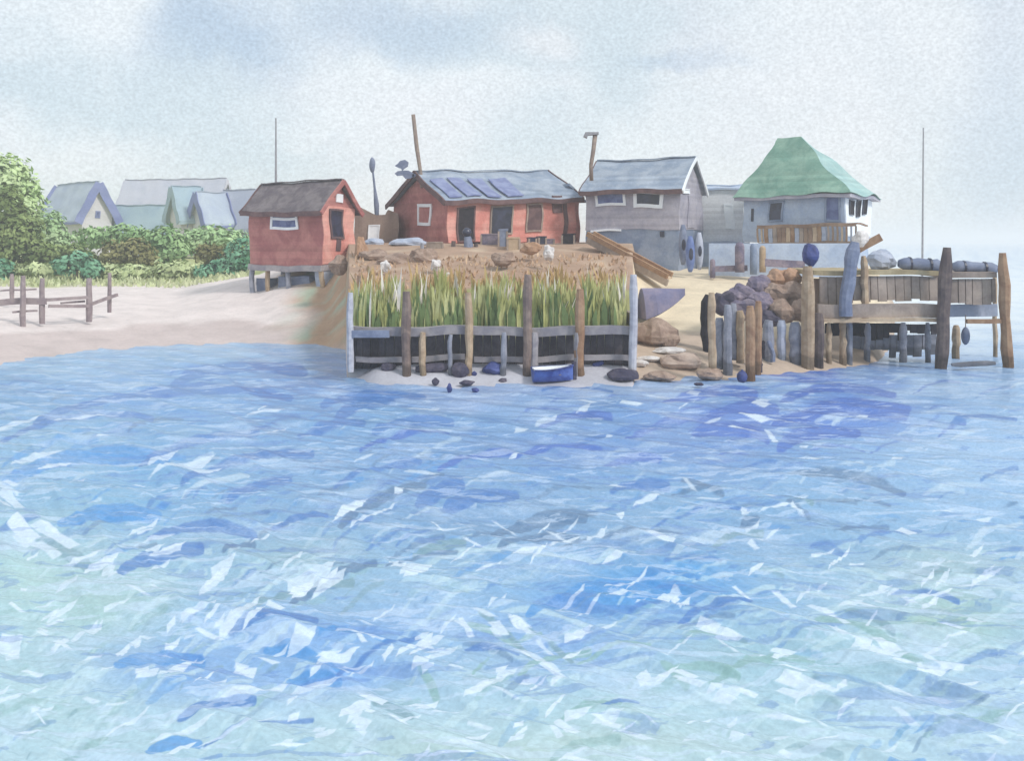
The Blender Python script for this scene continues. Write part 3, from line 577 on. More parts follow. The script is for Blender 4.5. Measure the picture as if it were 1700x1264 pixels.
for bx_, m_, o_ in (((427, 461, 447, 500), slate, -.5), ((463, 458, 514, 488), slate, -.45), ((458, 487, 516, 500), white, .1), ((422, 490, 446, 504), white, .1), ((541, 452, 586, 488), paleslate, -.1)):
    a0, a1, z0, z1 = s1.rect('front', bx_, o_) if bx_[0] < 540 else (s1.L - .6, s1.L + .0, -1.5, -.36); mb = MB(); mb.box((a0, -o_, z0), (a1, -o_ + (.8 if bx_[0] < 540 else 2.4), min(z1, -.36))); s1.part('base_block', mb, m_)
# --- long red house
s2 = House('long_red_house', 742, 60, ZY(404, 60), 30, 'left', 'long red house with blue grey roof, four solar panels and a gable facing left', 'house', 955, 655, dz=.32)
h2 = ZY(331, 60) - s2.zf; s2.walls(h2, 1.55, red_d)
mb = MB(); s2.slab(mb, 'front', .03, s2.L - .03, .05, h2 - .02, .004, .05); s2.part('lit_front_cladding', mb, red_lit); s2.off['front'] = .05  # lighter red laid over the front as its sunlit tone
r2 = s2.gable_roof(h2, 1.8, bluegreyroof, .35, .4, .16, trim=(brown_d, brown_d, brown_d), trimw=.34)
s2.window('left', (694, 338, 716, 373), white, red_d, t=.2, mull=False)
sl2 = 1.8 / (s2.W / 2)
for x0, x1 in ((747, 768), (776, 800), (810, 834), (845, 872)):
    a0, _ = s2.uv('front', x0, 310, .1); a1, _ = s2.uv('front', x1, 310, .1)
    mb = MB(); b0 = -.15; b1 = s2.W / 2 * .62
    def rz(y): return h2 + sl2 * y * 1.02 + .2
    mb.prism([(a0 - .1, b0, rz(b0)), (a1 - .1, b0, rz(b0)), (a1 - .1, b1, rz(b1)), (a0 - .1, b1, rz(b1))], (0, 0, .07)); s2.part('solar_panel', mb, panel, r2)
for bx, gl, nm in (((758, 345, 788, 402), black, 'door'), ((813, 343, 850, 390), dark, 'window'), ((872, 344, 899, 388), brown_d, 'window')):
    s2.window('front', bx, taupe if nm == 'window' else brown_d, gl, t=.1, name=nm)
mb = MB(); a0, a1, z0, z1 = s2.rect('front', (916, 330, 932, 358)); s2.slab(mb, 'front', a0, a1, z0, z1, .06, .14); s2.part('sign_board', mb, brown_d)
mb = MB(); a0, a1, z0, z1 = s2.rect('front', (934, 330, 940, 403)); s2.slab(mb, 'front', a0, a1, 0, h2, .052, .14); s2.part('downpipe', mb, brown_d)
mb = MB(); mb.box((s2.L + .01, 1.0, 0), (s2.L + 1.0, 3.6, h2 - .25)); s2.part('lean_to', mb, red_lit)
mb = MB(); mb.prism([(s2.L + .02, .7, h2 + .75), (s2.L + 1.35, .7, h2 - .35), (s2.L + 1.35, 3.9, h2 - .35), (s2.L + .02, 3.9, h2 + .75)], (0, 0, .16)); s2.part('lean_to_roof', mb, bluegreyroof)
# --- grey house
s3 = House('grey_cottage', 1128, 60, ZY(381, 60), -25, 'right', 'grey shingled cottage with two white framed windows under a dark eave and a stovepipe', 'house', 972, 1167)
h3 = ZY(311, 60) - s3.zf; s3.walls(h3, 1.5, greywall)
r3 = s3.gable_roof(h3, 1.85, bluegreyroof, .22, .35, .16, trim=(brown_d, white, brown_d), trimw=.2)
s3.window('front', (988, 318, 1038, 342), t=.16); s3.window('front', (1051, 317, 1100, 345), gl=dark, t=.22)
s3.window('right', (1131, 312, 1144, 322), white, white, t=.06)
mb = MB(); a0, a1, z0, z1 = s3.rect('right', (1141, 325, 1152, 366)); s3.slab(mb, 'right', a0, a1, .1, z1, .004, .06); s3.part('door', mb, greywall)
fb = 3.0 - s3.zf
mb = MB(); mb.box((.05, .04, fb), (s3.L - .04, s3.W - .05, -.003)); s3.part('foundation', mb, bluewall)
mb = MB(); a0, a1, z0, z1 = s3.rect('front', (1097, 383, 1104, 392)); s3.slab(mb, 'front', a0, a1, z0, z1, -.03, .04); s3.part('vent', mb, dark)
mb = MB(); mb.box((.4, -.12, -.12), (s3.L * .4, -.002, 0)); s3.part('sill_board', mb, white)
p = P(984, 285, 61.5); q = P(990, 222, 61.5)
t = thing('stovepipe', p - Vector((0, 0, .7)), 0, 'rusty stovepipe with a flat cap above the grey cottage roof', 'chimney'); bpy.context.view_layer.update()
o_ = t.location; mb = MB(); mb.tube([P(982, 300, 61.5) - o_, P(981, 275, 61.5) - o_, P(985, 250, 61.5) - o_, P(988, 224, 61.5) - o_], [.12, .12, .13, .14], 10, .03); mb.build('pipe', rust, t, smooth=True)
mb = MB(); mb.prism([P(969, 226, 61.3) - o_, P(972, 219, 61.3) - o_, P(994, 219, 61.3) - o_, P(994, 223, 61.3) - o_, P(976, 224, 61.3) - o_, P(975, 229, 61.3) - o_], (0, .5, 0)); mb.build('cap', metalg, t)
# --- pale wing between the cottage and the green roofed house
s4 = House('pale_annex', 1236, 66, 3.2, -8, 'right', 'pale lavender annex with narrow white window between grey cottage and green roofed house', 'house', 1150, 1243)
s4.W = 5.0; h4 = ZY(314, 66) - 3.2; s4.walls(h4, .25, palewall); s4.gable_roof(h4, .3, bluepale, .15, .2, .12)
s4.window('front', (1203, 340, 1219, 381), white, white, t=.1)
mb = MB(); mb.box((-.3, -.6, 0), (s4.L + .3, -.03, ZY(402, 66) - 3.2)); s4.part('lower_wall', mb, bluepale)
# --- green roofed house
s5 = House('green_roof_house', 1403, 58, ZY(401, 58), -35, 'right', 'raised pale blue house under a steep green hipped roof with a brown balcony', 'house', 1234, 1446)
h5 = ZY(322, 58) - s5.zf
mb = MB(); mb.box((0, 0, 0), (s5.L, s5.W, h5)); s5.part('wall', mb, bluepale)
def hip(s, h):
    L, Wd = s.L, s.W; mb = MB(); ov = .55; zt = 11.55 - s.zf
    rings = []
    for t_, sc in ((0, 1.0), (.25, .72), (.55, .42), (.85, .16), (1, .04)):
        cx, cy = L * .33, Wd * .5; ring = []
        x0, x1, y0, y1 = -ov, L + ov, -ov, Wd + ov
        hx = .75
        for (x, y) in ((x0, y0), (x1, y0), (x1, y1), (x0, y1)):
            tx = cx + (hx if x > cx else -hx) * .8; ty = cy
            e = sc; ring.append(Vector((tx + (x - tx) * e, ty + (y - ty) * e, h + (zt - h) * t_)))
        rings.append(ring)
    return rings
rg = hip(s5, h5)
mbA, mbB = MB(), MB()
for a_, b_ in zip(rg, rg[1:]):
    for i in range(4):
        j = (i + 1) % 4; (mbB if i == 1 else mbA).add([a_[i], a_[j], b_[j], b_[i]], [[0, 1, 2, 3]], .5)
mbA.add(rg[-1], [[0, 1, 2, 3]], .5); mbA.add([p_ - Vector((0, 0, .001)) for p_ in rg[0]], [[3, 2, 1, 0]], .5)
rf5 = s5.part('roof', mbA, greenroof, wobble=.1); s5.part('side_slope', mbB, greenroof_lit, rf5, wobble=.1)
mb = MB(); e5 = .45; mb.box((-e5, -e5, h5 - .22), (s5.L + e5, s5.W + e5, h5 - .02)); s5.part('eave_board', mb, greywall)
s5.window('front', (1276, 335, 1301, 368), bluewall, dark, t=.1); s5.window('front', (1370, 326, 1397, 369), bluewall, bluegl, t=.12)
mb = MB(); a0, a1, z0, z1 = s5.rect('right', (1406, 324, 1442, 368)); s5.slab(mb, 'right', .1, s5.W - .1, .3, h5 - .25, .004, .04); s5.part('side_cladding', mb, white); s5.off['right'] = .04
for x0, x1, y1 in ((1409, 1416, 357), (1420, 1426, 360), (1430, 1436, 358)):
    s5.window('right', (x0, 331, x1, y1), dark, black, t=.05)
mb = MB(); a0, a1, z0, z1 = s5.rect('front', (1247, 345, 1251, 366)); s5.slab(mb, 'front', a0, a1, z0, z1, .002, .05); s5.part('wall_lamp', mb, dark)
# balcony (part of the house)
bd = 1.1; bx0, _ = s5.uv('front', 1258, 400, bd); bx1 = s5.L + .9
mb = MB(); mb.box((bx0, -bd, -.18), (bx1, -.002, -.01)); bal = s5.part('balcony', mb, brown)
z_r = ZY(371, 57) - s5.zf
mb = MB(); mb.box((bx0, -bd - .06, z_r - .2), (bx1, -bd + .06, z_r)); mb.box((bx1 - .06, -bd + .07, z_r - .1), (bx1 + .06, 1.2, z_r)); s5.part('hand_rail', mb, brown, bal)
nb = 22
for i in range(nb + 1):
    x = bx0 + (bx1 - bx0) * i / nb; mb = MB(); wd_ = .24 if 1 < i < 16 else .1; mb.box((x - wd_ / 2, -bd - .03, -.01), (x + wd_ / 2, -bd + .03, z_r - .2))
    s5.part('baluster', mb, [brown, tan, pile_o, paleslate, taupe, brown][i * 7 % 6], bal)
for x in (bx1, bx0 + .1, (bx0 + bx1) / 2 + .5):
    mb = MB(); mb.tube([(x, -bd, 2.6 - s5.zf), (x, -bd, -.18)], [.13, .12], 8, .08); s5.part('balcony_post', mb, pile_o, bal)
mb = MB(); mb.beam((bx1 - .1, -bd + .1, -.7), (bx1 + 1.35, -bd + .3, .25), .14, .42); mb.beam((bx1 - 1.3, -bd, -1.2), (bx1 + .1, -bd + .1, -.3), .14, .4); s5.part('brace', mb, pile_o, bal)
mb = MB(); mb.box((.15, .15, 3.0 - s5.zf), (s5.L - .15, s5.W - .15, -.2)); s5.part('lower_storey', mb, bluepale)
for px_, wd_, m_ in ((1283, 20, black), (1303, 8, black), (1371, 6, dark), (1380, 6, dark), (1391, 8, dark)):
    p = P(px_ + 4, 400, 56.6)
for i, (px_, wd_) in enumerate(((1288, .5), (1303, .22))):
    a, z = s5.uv('front', px_, 398, .45); M = s5.root.matrix_world; w = M @ Vector((a, -.45, -.005))
    t = thing('balcony_chair' if i == 0 else 'balcony_stool', w, s5.th, ('black chair' if i == 0 else 'narrow black stool') + ' on the brown balcony of the green roofed house', 'chair' if i == 0 else 'stool')
    mb = MB(); mb.box((-wd_ / 2, -.2, .42), (wd_ / 2, .2, .5)); mb.build('seat', black, t)
    for x in (-wd_ / 2 + .04, wd_ / 2 - .04):
        for y in (-.17, .17): mb = MB(); mb.box((x - .03, y - .03, 0), (x + .03, y + .03, .418)); mb.build('leg', black, t)
    if i == 0: mb = MB(); mb.box((-wd_ / 2, .12, .502), (wd_ / 2, .2, .95)); mb.build('backrest', black, t)
# --- brown shack between the red buildings
s6 = House('brown_shack', 588, 64, 4.55, 8, 'left', 'brown weathered shack with notched roof line and small white window between the two red buildings', 'shed', 661, 582)
s6.W = 2.2; mb = MB(); L6 = s6.L
prof = [(0, 0), (L6, 0), (L6, ZY(352, 64) - 4.55), (L6 * .78, ZY(348, 64) - 4.55), (L6 * .7, ZY(357, 64) - 4.55), (L6 * .48, ZY(358, 64) - 4.55), (L6 * .12, ZY(344, 64) - 4.55), (0, ZY(348, 64) - 4.55)]
mb.prism([(x, 0, z) for x, z in prof], (0, s6.W, 0)); s6.part('wall', mb, mat('shack_boards', (136, 116, 108), (156, 136, 124), .9, board=('X', 4), k=K))
s6.window('front', (611, 374, 630, 400), white, white, t=.08)
# ------------------------------------------------------------------ far houses behind the hedge
fb1 = mat('far_blue_roof', (168, 181, 202), (183, 195, 210), .3, k=K); fb2 = mat('far_indigo_trim', (112, 124, 178), (132, 142, 190), .3, k=K)  # aerial haze painted into these pale far tones
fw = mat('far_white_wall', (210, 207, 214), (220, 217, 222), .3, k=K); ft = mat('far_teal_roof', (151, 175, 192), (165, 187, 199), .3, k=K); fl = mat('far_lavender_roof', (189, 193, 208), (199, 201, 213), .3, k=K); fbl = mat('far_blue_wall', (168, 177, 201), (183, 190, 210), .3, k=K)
def far_house(name, Y, near_px, far_px, back_px, th, ye, yr, label, wall, roof, trim, tw=.6, near='right', dz=0):
    s = House(name, near_px, Y, 3.0, th, near, label, 'house', far_px, back_px, dz=dz)
    h = ZY(ye, Y) - 3; s.walls(h, ZY(yr, Y) - ZY(ye, Y) - .2, wall); s.gable_roof(h, ZY(yr, Y) - ZY(ye, Y), roof, .6, .8, .35, trim=(trim, trim, trim), trimw=tw); return s
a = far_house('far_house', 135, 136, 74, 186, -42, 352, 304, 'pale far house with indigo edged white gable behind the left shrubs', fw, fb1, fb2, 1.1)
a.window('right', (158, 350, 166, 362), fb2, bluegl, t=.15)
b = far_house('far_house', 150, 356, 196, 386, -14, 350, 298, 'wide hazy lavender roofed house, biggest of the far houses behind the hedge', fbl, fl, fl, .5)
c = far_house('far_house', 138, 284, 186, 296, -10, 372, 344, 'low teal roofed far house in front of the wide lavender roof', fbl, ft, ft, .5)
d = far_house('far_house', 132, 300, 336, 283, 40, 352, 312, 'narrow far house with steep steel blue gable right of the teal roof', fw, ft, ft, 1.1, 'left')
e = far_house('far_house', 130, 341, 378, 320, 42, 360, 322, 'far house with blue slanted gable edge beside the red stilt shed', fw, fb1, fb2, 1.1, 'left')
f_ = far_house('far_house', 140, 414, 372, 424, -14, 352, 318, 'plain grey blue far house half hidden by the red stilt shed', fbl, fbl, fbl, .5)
# ------------------------------------------------------------------ vegetation
def leafmat(n, c1, c2): return mat(n, c1, c2, .6, rough=.8, bump=.05, grain=.12, var=.16, k=1.0, spec=.05)
G_lt = leafmat('light_leaf', (176, 200, 142), (198, 216, 166)); G_ol = leafmat('olive_leaf', (106, 124, 74), (138, 154, 100)); G_md = leafmat('mid_leaf', (134, 168, 116), (166, 194, 142))
G_tl = leafmat('teal_leaf', (96, 146, 116), (128, 172, 142)); G_br = leafmat('brown_olive_leaf', (120, 118, 78), (148, 146, 102)); G_yl = leafmat('yellow_leaf', (174, 188, 138), (196, 206, 160)); G_pl = leafmat('pale_leaf', (164, 194, 144), (190, 212, 166))
barkm = mat('bark', (110, 96, 88), (130, 116, 104), 3, k=K)
def foliage(blobs, size, dens, rnd):
    """leaf-sized tilted faces through the volume of each lobe, thinner toward an uneven edge"""
    mb = MB()
    for (c, r) in blobs:
        c = Vector(c); vol = r[0] * r[1] * r[2]; n = int(dens * (r[0] * r[2] + r[1] * r[2] + r[0] * r[1]))
        sd_ = rnd.uniform(0, 50)
        for _ in range(n):
            d = Vector((rnd.gauss(0, 1), rnd.gauss(0, 1), rnd.gauss(0, 1))).normalized()
            q = 1 + .42 * noise.noise(d * 2.1 + Vector((sd_, 0, 0))) + .2 * noise.noise(d * 5 + Vector((0, sd_, 0)))
            rad = q * rnd.uniform(.35, 1) ** .45
            p = c + Vector((d.x * r[0], d.y * r[1], d.z * r[2])) * rad
            s = size * rnd.uniform(.5, 1.35); nrm = (d + Vector((rnd.gauss(0, .4), rnd.gauss(0, .4), rnd.gauss(0, .4) + .35))).normalized()
            a = nrm.orthogonal().normalized(); ang = rnd.uniform(0, 6.28); a = a * math.cos(ang) + nrm.cross(a) * math.sin(ang); b_ = nrm.cross(a)
            cl = .5 + .5 * noise.noise(p * .9 + Vector((sd_, 3, 1))) * 1.4 + rnd.uniform(-.2, .2)
            mb.add([p - a * s, p - b_ * s * .55 - a * s * .1, p + a * s, p + b_ * s * .55 + a * .1 * s], [[0, 1, 2, 3]], max(0, min(1, cl)))
    return mb
def shrub(name, Y, lobes, m, label, cat, seed, group=None, size=.22, dens=120, trunk_px=None, base_py=466):
    rnd = random.Random(seed); s = Y / F
    cx = trunk_px or sum(l[0] for l in lobes) / len(lobes)
    base = Vector(((cx - 850) * s, Y + .5, ground(cx, Y + .5))); root = thing(name, base, 0, label, cat, group)
    bl = [((((x - 850) * s), Y + dy, ZY(y, Y)), (rx * s, max(1.0, (rx + ry) / 2 * s * .8), ry * s)) for x, y, rx, ry, dy in lobes]
    bl = [((c[0] - base.x, c[1] - base.y, c[2] - base.z), r) for c, r in bl]
    mb = foliage(bl, size, dens, rnd); mb.build('crown', m, root)
    mb = MB()
    mb.tube([(0, 0, -.3), (.05, 0, .6), (0, 0, 1.2)], [.22, .17, .12], 8, .1)
    for c, r in bl:
        mb.tube([(0, 0, .8), (c[0] * .5, c[1] * .5, .8 + (c[2] - .8) * .6), (c[0], c[1], c[2])], [.12, .08, .04], 6)
    mb.build('trunk', barkm, root)
gb = 'shrubs along the back of the beach'
shrub('light_green_tree', 84, [(8, 295, 40, 42, 0), (28, 315, 30, 34, .5), (-40, 290, 50, 60, 0), (45, 345, 30, 36, 0), (30, 380, 40, 40, 0)], G_lt, 'light yellow green tree rising highest at the left edge', 'tree', 1, dens=105, size=.26)
shrub('olive_shrub', 78, [(18, 345, 26, 38, 0), (30, 385, 40, 42, 0), (10, 410, 50, 38, 0), (-60, 380, 60, 60, 0), (62, 420, 32, 26, 0)], G_ol, 'tall dark olive shrub at the left edge before the light green tree', 'shrub', 2, gb)
shrub('green_shrub', 82, [(85, 385, 26, 40, 0), (100, 410, 28, 30, 0)], G_pl, 'pale green shrub right of the tall dark olive one', 'shrub', 3, gb)
shrub('olive_shrub', 78, [(90, 425, 30, 22, 0), (125, 422, 26, 18, 0), (145, 428, 18, 16, 0)], G_ol, 'low olive shrub above the teal bushes by the beach fence', 'shrub', 4, gb)
shrub('green_shrub', 84, [(160, 395, 40, 20, 0), (205, 390, 40, 18, 0), (240, 400, 30, 22, 0)], G_md, 'long mid green hedge bush below the white gable far house', 'shrub', 5, gb)
shrub('olive_shrub', 78, [(190, 422, 28, 22, 0), (225, 418, 34, 24, 0), (240, 434, 22, 16, 0)], G_br, 'rounded brown olive shrub in the middle of the hedge', 'shrub', 6, gb)
shrub('green_shrub', 80, [(275, 398, 34, 26, 0), (290, 415, 30, 20, 0), (262, 425, 28, 20, 0)], G_md, 'mid green shrub just right of the rounded brown olive shrub', 'shrub', 7, gb)
shrub('green_shrub', 82, [(325, 400, 26, 22, 0), (350, 395, 32, 22, 0), (385, 400, 30, 22, 0)], G_pl, 'pale green shrub below the narrow steel blue far gable', 'shrub', 8, gb)
shrub('olive_shrub', 77, [(345, 422, 26, 18, 0), (370, 425, 30, 20, 0)], G_br, 'brown olive shrub close to the red stilt shed', 'shrub', 9, gb)
shrub('teal_shrub', 75, [(400, 425, 26, 36, 0), (380, 445, 36, 22, 0), (345, 452, 22, 14, 0)], G_tl, 'teal green bush against the left wall of the stilt shed', 'shrub', 10, gb)
shrub('teal_shrub', 74, [(110, 440, 26, 16, 0), (150, 445, 20, 20, 0), (133, 432, 20, 16, 0)], G_tl, 'low teal bush behind the beach fence posts', 'shrub', 11, gb)
shrub('teal_shrub', 74, [(5, 450, 18, 22, 0), (-40, 450, 40, 20, 0)], G_tl, 'small teal bush cut by the left edge of the picture', 'shrub', 12, gb)
shrub('green_shrub', 76, [(210, 452, 60, 14, 0), (290, 450, 50, 16, 0), (60, 448, 50, 12, 0)], G_yl, 'low yellow green fringe bush along the top of the sand', 'shrub', 13, gb, size=.25)
def blades(n, pick, m, name, label, cat, hmin, hmax, wd, lean, seed):
    rnd = random.Random(seed); mb = MB()
    for _ in range(n):
        px, Y = pick(rnd); g = G(px, Y); h = rnd.uniform(hmin, hmax) * (.8 + .55 * noise.noise(Vector((g.x * 1.6, g.y * .9, seed)))); w = wd * rnd.uniform(.6, 1.4); a = rnd.uniform(-.9, .9)
        sx = Vector((math.cos(a), math.sin(a), 0)) * w; ln = Vector((rnd.gauss(0, lean), rnd.gauss(0, lean), 0)) * h
        g -= Vector((0, 0, .1)); p1 = g + Vector((0, 0, h * .55)) + ln * .3; p2 = g + Vector((0, 0, h)) + ln
        mb.add([g - sx * .6, g + sx * .6, p1 + sx, p1 - sx, p2], [[0, 1, 2, 3], [3, 2, 4]])
    o = mb.build(name, m); tag(o, label, cat, kind='stuff'); return o
posts_px = [578, 676, 776, 875, 961, 1046]
def inbay(rnd, y0, y1):
    while True:
        px = rnd.uniform(584, 1044)
        if all(abs(px - q) > 9 for q in posts_px): return px, rnd.uniform(y0, y1)
blades(2600, lambda r: inbay(r, 37.0, 39.5), leafmat('reed_green', (166, 168, 108), (192, 192, 140)), 'reeds', 'light green reeds growing behind the timber bulkhead', 'reeds', .9, 1.9, .07, .07, 21)
blades(520, lambda r: inbay(r, 36.95, 38.0), leafmat('reed_dark', (108, 126, 84), (124, 142, 96)), 'dark_reeds', 'darker green reed blades among the light reeds on the bulkhead', 'reeds', .7, 1.7, .10, .05, 22)
blades(1100, lambda r: inbay(r, 38.5, 43), leafmat('reed_dry', (176, 148, 104), (196, 170, 124)), 'dry_reeds', 'dry tan reed tops at the upper edge of the green reeds', 'reeds', .8, 1.7, .08, .14, 23)
blades(110, lambda r: inbay(r, 37.0, 40), mat('seed_stalk', (224, 214, 200), (236, 230, 220), k=K), 'pale_stalks', 'bleached pale stalks standing between the reeds', 'reeds', 1.5, 2.3, .05, .10, 24)
blades(900, lambda r: (r.uniform(584, 1040), r.uniform(42, 52)), leafmat('dry_grass', (176, 146, 122), (194, 168, 142)), 'dry_grass', 'brown dry grass on the bank below the long red house', 'grass', .2, .45, .06, .3, 25)
blades(1300, lambda r: (r.uniform(-60, 420), r.uniform(70, 76)), leafmat('beach_grass', (182, 192, 146), (200, 204, 168)), 'beach_grass', 'yellow green beach grass where the sand meets the hedge', 'grass', .3, .7, .09, .25, 26)
pile_b = mat('brown_pile', (118, 102, 98), (148, 130, 120), 2, k=K, var=.08); white_post = mat('bleached_post', (172, 172, 184), (200, 200, 208), 2, k=K)
# ------------------------------------------------------------------ bulkhead
bh = thing('timber_bulkhead', (P(812, 600, 36.2).x, 36.2, 0), 0, 'grey timber bulkhead on dark piles holding back the reed bank', 'bulkhead'); bpy.context.view_layer.update()
def loc(v, t): return Vector(v) - Vector(t.location)
s36 = 36.2 / F
mb = MB(); z0, z1 = ZY(557, 36), ZY(543, 36); mb.box(loc((P(585, 0, 36).x, 35.95, z0), bh), loc((P(1052, 0, 36).x, 36.35, z1), bh)); mb.build('cap_beam', capgrey, bh, wobble=.04)
mb = MB(); xx = P(580, 0, 36.6).x; xe = P(1050, 0, 36.6).x
while xx < xe:
    w_ = random.uniform(.24, .34); mb.box(loc((xx, 36.55 + random.uniform(0, .05), .3), bh), loc((min(xx + w_ - .02, xe), 36.7, z0 + .05), bh)); xx += w_
mb.build('lagging', lagging, bh)
for a_, b_ in ((590, 668), (684, 771), (786, 868), (884, 955), (970, 1044)):
    mb = MB(); mb.beam(loc(P(a_, 596 + random.uniform(-2, 2), 36.3), bh), loc(P(b_, 596 + random.uniform(-2, 2), 36.3), bh), .14, .2); mb.build('lower_waling', capgrey, bh, wobble=.04)
mb = MB(); mb.box(loc((P(580, 0, 36).x - .12, 36.3, .2), bh), loc((P(580, 0, 36).x, 46, 1.75), bh)); mb.build('return_wall', taupe, bh)
mb = MB(); mb.box(loc((P(1052, 0, 36).x, 36.3, .2), bh), loc((P(1052, 0, 36).x + .12, 44, 2.3), bh)); mb.build('return_wall', taupe, bh)
for i, (px, yt, yb, wd, m) in enumerate(((582, 486, 590, 11, white_post), (675, 484, 638, 15, pile_b), (778, 486, 606, 13, pile_t), (876, 456, 606, 14, pile_b), (962, 480, 606, 15, pile_o), (1051, 456, 600, 14, white_post),
                                        (702, 552, 630, 12, pile_t), (836, 552, 600, 10, pile_g), (748, 556, 600, 8, pile_g), (886, 552, 604, 14, capgrey), (960, 552, 606, 14, capgrey))):
    Y = 35.8; x = (px - 850) * Y / F; zb = ZY(yb, Y); zt = ZY(yt, Y); r = wd / 2 * Y / F
    mb = MB(); n = 6; mb.tube([loc((x + random.uniform(-.03, .03), Y, zb - .6 + (zt - zb + .6) * k_ / n), bh) for k_ in range(n + 1)], [r * random.uniform(.9, 1.1) for _ in range(n)] + [r * .75], 10, .08)
    mb.build('pile', m, bh, smooth=False)
for (x0, x1) in ((600, 640),):
    mb = MB(); Y = 35.7; mb.box(loc((P(x0 - 22, 0, Y).x, Y, ZY(561, Y)), bh), loc((P(x1 + 6, 0, Y).x, Y + .2, ZY(549, Y)), bh)); mb.build('waling', slate, bh)
# ------------------------------------------------------------------ rocks and debris along the waterline
def rock(px, py, rx, ry, m, label, seed, name='rock', cat='rock', Y=None, group=None, amp=.25, lift=0, ry_y=None):
    Y = Y or hitY(px, py + ry * .8) + .1; s = Y / F; c = P(px, py, Y); c.z += lift
    zb = c.z - ry * s
    root_z = zb; mb = MB(); mb.blob((0, 0, ry * s), (rx * s, ry_y or max(rx, ry) * s * .8, ry * s), seed, amp)
    o = mb.build(name, m, smooth=False); o.location = (c.x, c.y, root_z); tag(o, label, cat, group); return o
gl_ = 'dark stones scattered in the shallows'
for i, (x, y, rx, ry, w) in enumerate(((723, 634, 6, 6, 'round dark stone right of the twin piles'), (746, 645, 5, 7, 'lowest dark stone standing in the shallows left of centre'), (775, 636, 12, 4, 'flat dark stone between round ones in the shallows'), (789, 648, 6, 4, 'small dark stone farthest out from the bulkhead'),
                                    (835, 632, 7, 4, 'small dark stone farthest right in the shallows below the bulkhead'), (787, 622, 5, 5, 'small round dark stone nearest the bulkhead piles'))):
    rock(x, y, rx, ry, navy if i % 2 else rock_d, w, i + 1, group=gl_)
for i, (x, y, rx, ry, w, m) in enumerate(((645, 610, 12, 8, 'dark rock at the end of the navy log', rock_d), (764, 616, 15, 14, 'largest black rock under the bulkhead middle bay', rock_d), (820, 613, 19, 11, 'violet dark rock under the bulkhead right of the black rock', navy),
                                        (1035, 622, 27, 11, 'long brown grey boulder at the right end of the bulkhead', rock_d), (1085, 553, 34, 24, 'big brown rough boulder beside the bulkhead end post', rock_b), (1113, 565, 16, 14, 'small brown boulder right of the big rough one', rock_b),
                                        (1078, 596, 20, 5, 'flat pale slab lying on the slipway foot', rock_w), (1110, 582, 28, 5, 'long pale slab lying below the brown boulders', rock_w), (1062, 604, 16, 6, 'small pale rock near the brown grey boulder', rock_w), (1130, 600, 34, 14, 'wide tan rock at the slipway foot', mat('tan_rock', (176, 156, 144), (196, 178, 166), 2, k=K)),
                                        (1180, 622, 22, 11, 'grey rock left of the navy ball in the shallows', rock_b), (1095, 625, 26, 8, 'low tan rock at the water edge', rock_b), (1160, 638, 8, 3, 'tiny dark stone in the water below the pile cluster', rock_d))):
    Y = None
    rock(x, y, rx, ry, m, w, i + 20, Y=Y, amp=.22 if m is not rock_w else .3)
# floats
def ball(px, py, r, m, label, seed):
    Y = WY(py + r * .6); s = Y / F; mb = MB(); mb.blob((0, 0, 0), (r * s, r * s, r * s * 1.15), seed, .03, 14, 10); mb.tube([(0, 0, r * s * 1.05), (0, 0, r * s * 1.35)], [.04, .03], 6)
    o = mb.build('float_buoy', m, smooth=True); c = P(px, py, Y); o.location = c; tag(o, label, 'buoy', 'buoys floating by the pile cluster')
ball(1232, 626, 9, navy, 'largest navy buoy floating right below the pile cluster', 1); ball(1204, 606, 5, rock_d, 'small black buoy among the pile cluster feet', 2)
# log and planks
def log(px0, py0, px1, py1, wd, Y, m, label, name='driftwood_log', cat='log'):
    if Y < 37: Y = hitY((px0 + px1) / 2, max(py0, py1) + wd * .35)
    a, b_ = P(px0, py0, Y), P(px1, py1, Y); o_ = (a + b_) / 2; mb = MB(); r = wd / 2 * Y / F
    mb.tube([a.lerp(b_, t_) - o_ + Vector((0, random.uniform(-.03, .03), random.uniform(-.02, .02))) for t_ in (0, .2, .5, .8, 1)], [r * .6, r, r * 1.05, r, r * .7], 9, .12)
    o = mb.build(name, m); o.location = o_; tag(o, label, cat); return o
log(600, 604, 640, 604, 10, 36.0, navy, 'navy log lying in the shallows under the left bulkhead bay')
log(690, 614, 745, 610, 14, 35.9, rock_d, 'thick dark log between the twin piles and the black rock')
log(992, 595, 1028, 594, 8, 35.8, pile_d, 'brown log lying on the mud in the last bulkhead bay')
log(984, 606, 1002, 602, 8, 35.7, navy, 'short navy log beside the blue rowboat')
log(1580, 606, 1652, 603, 9, 39.0, pile_g, 'grey floating beam between the two tall pier piles', 'floating_beam', 'beam')
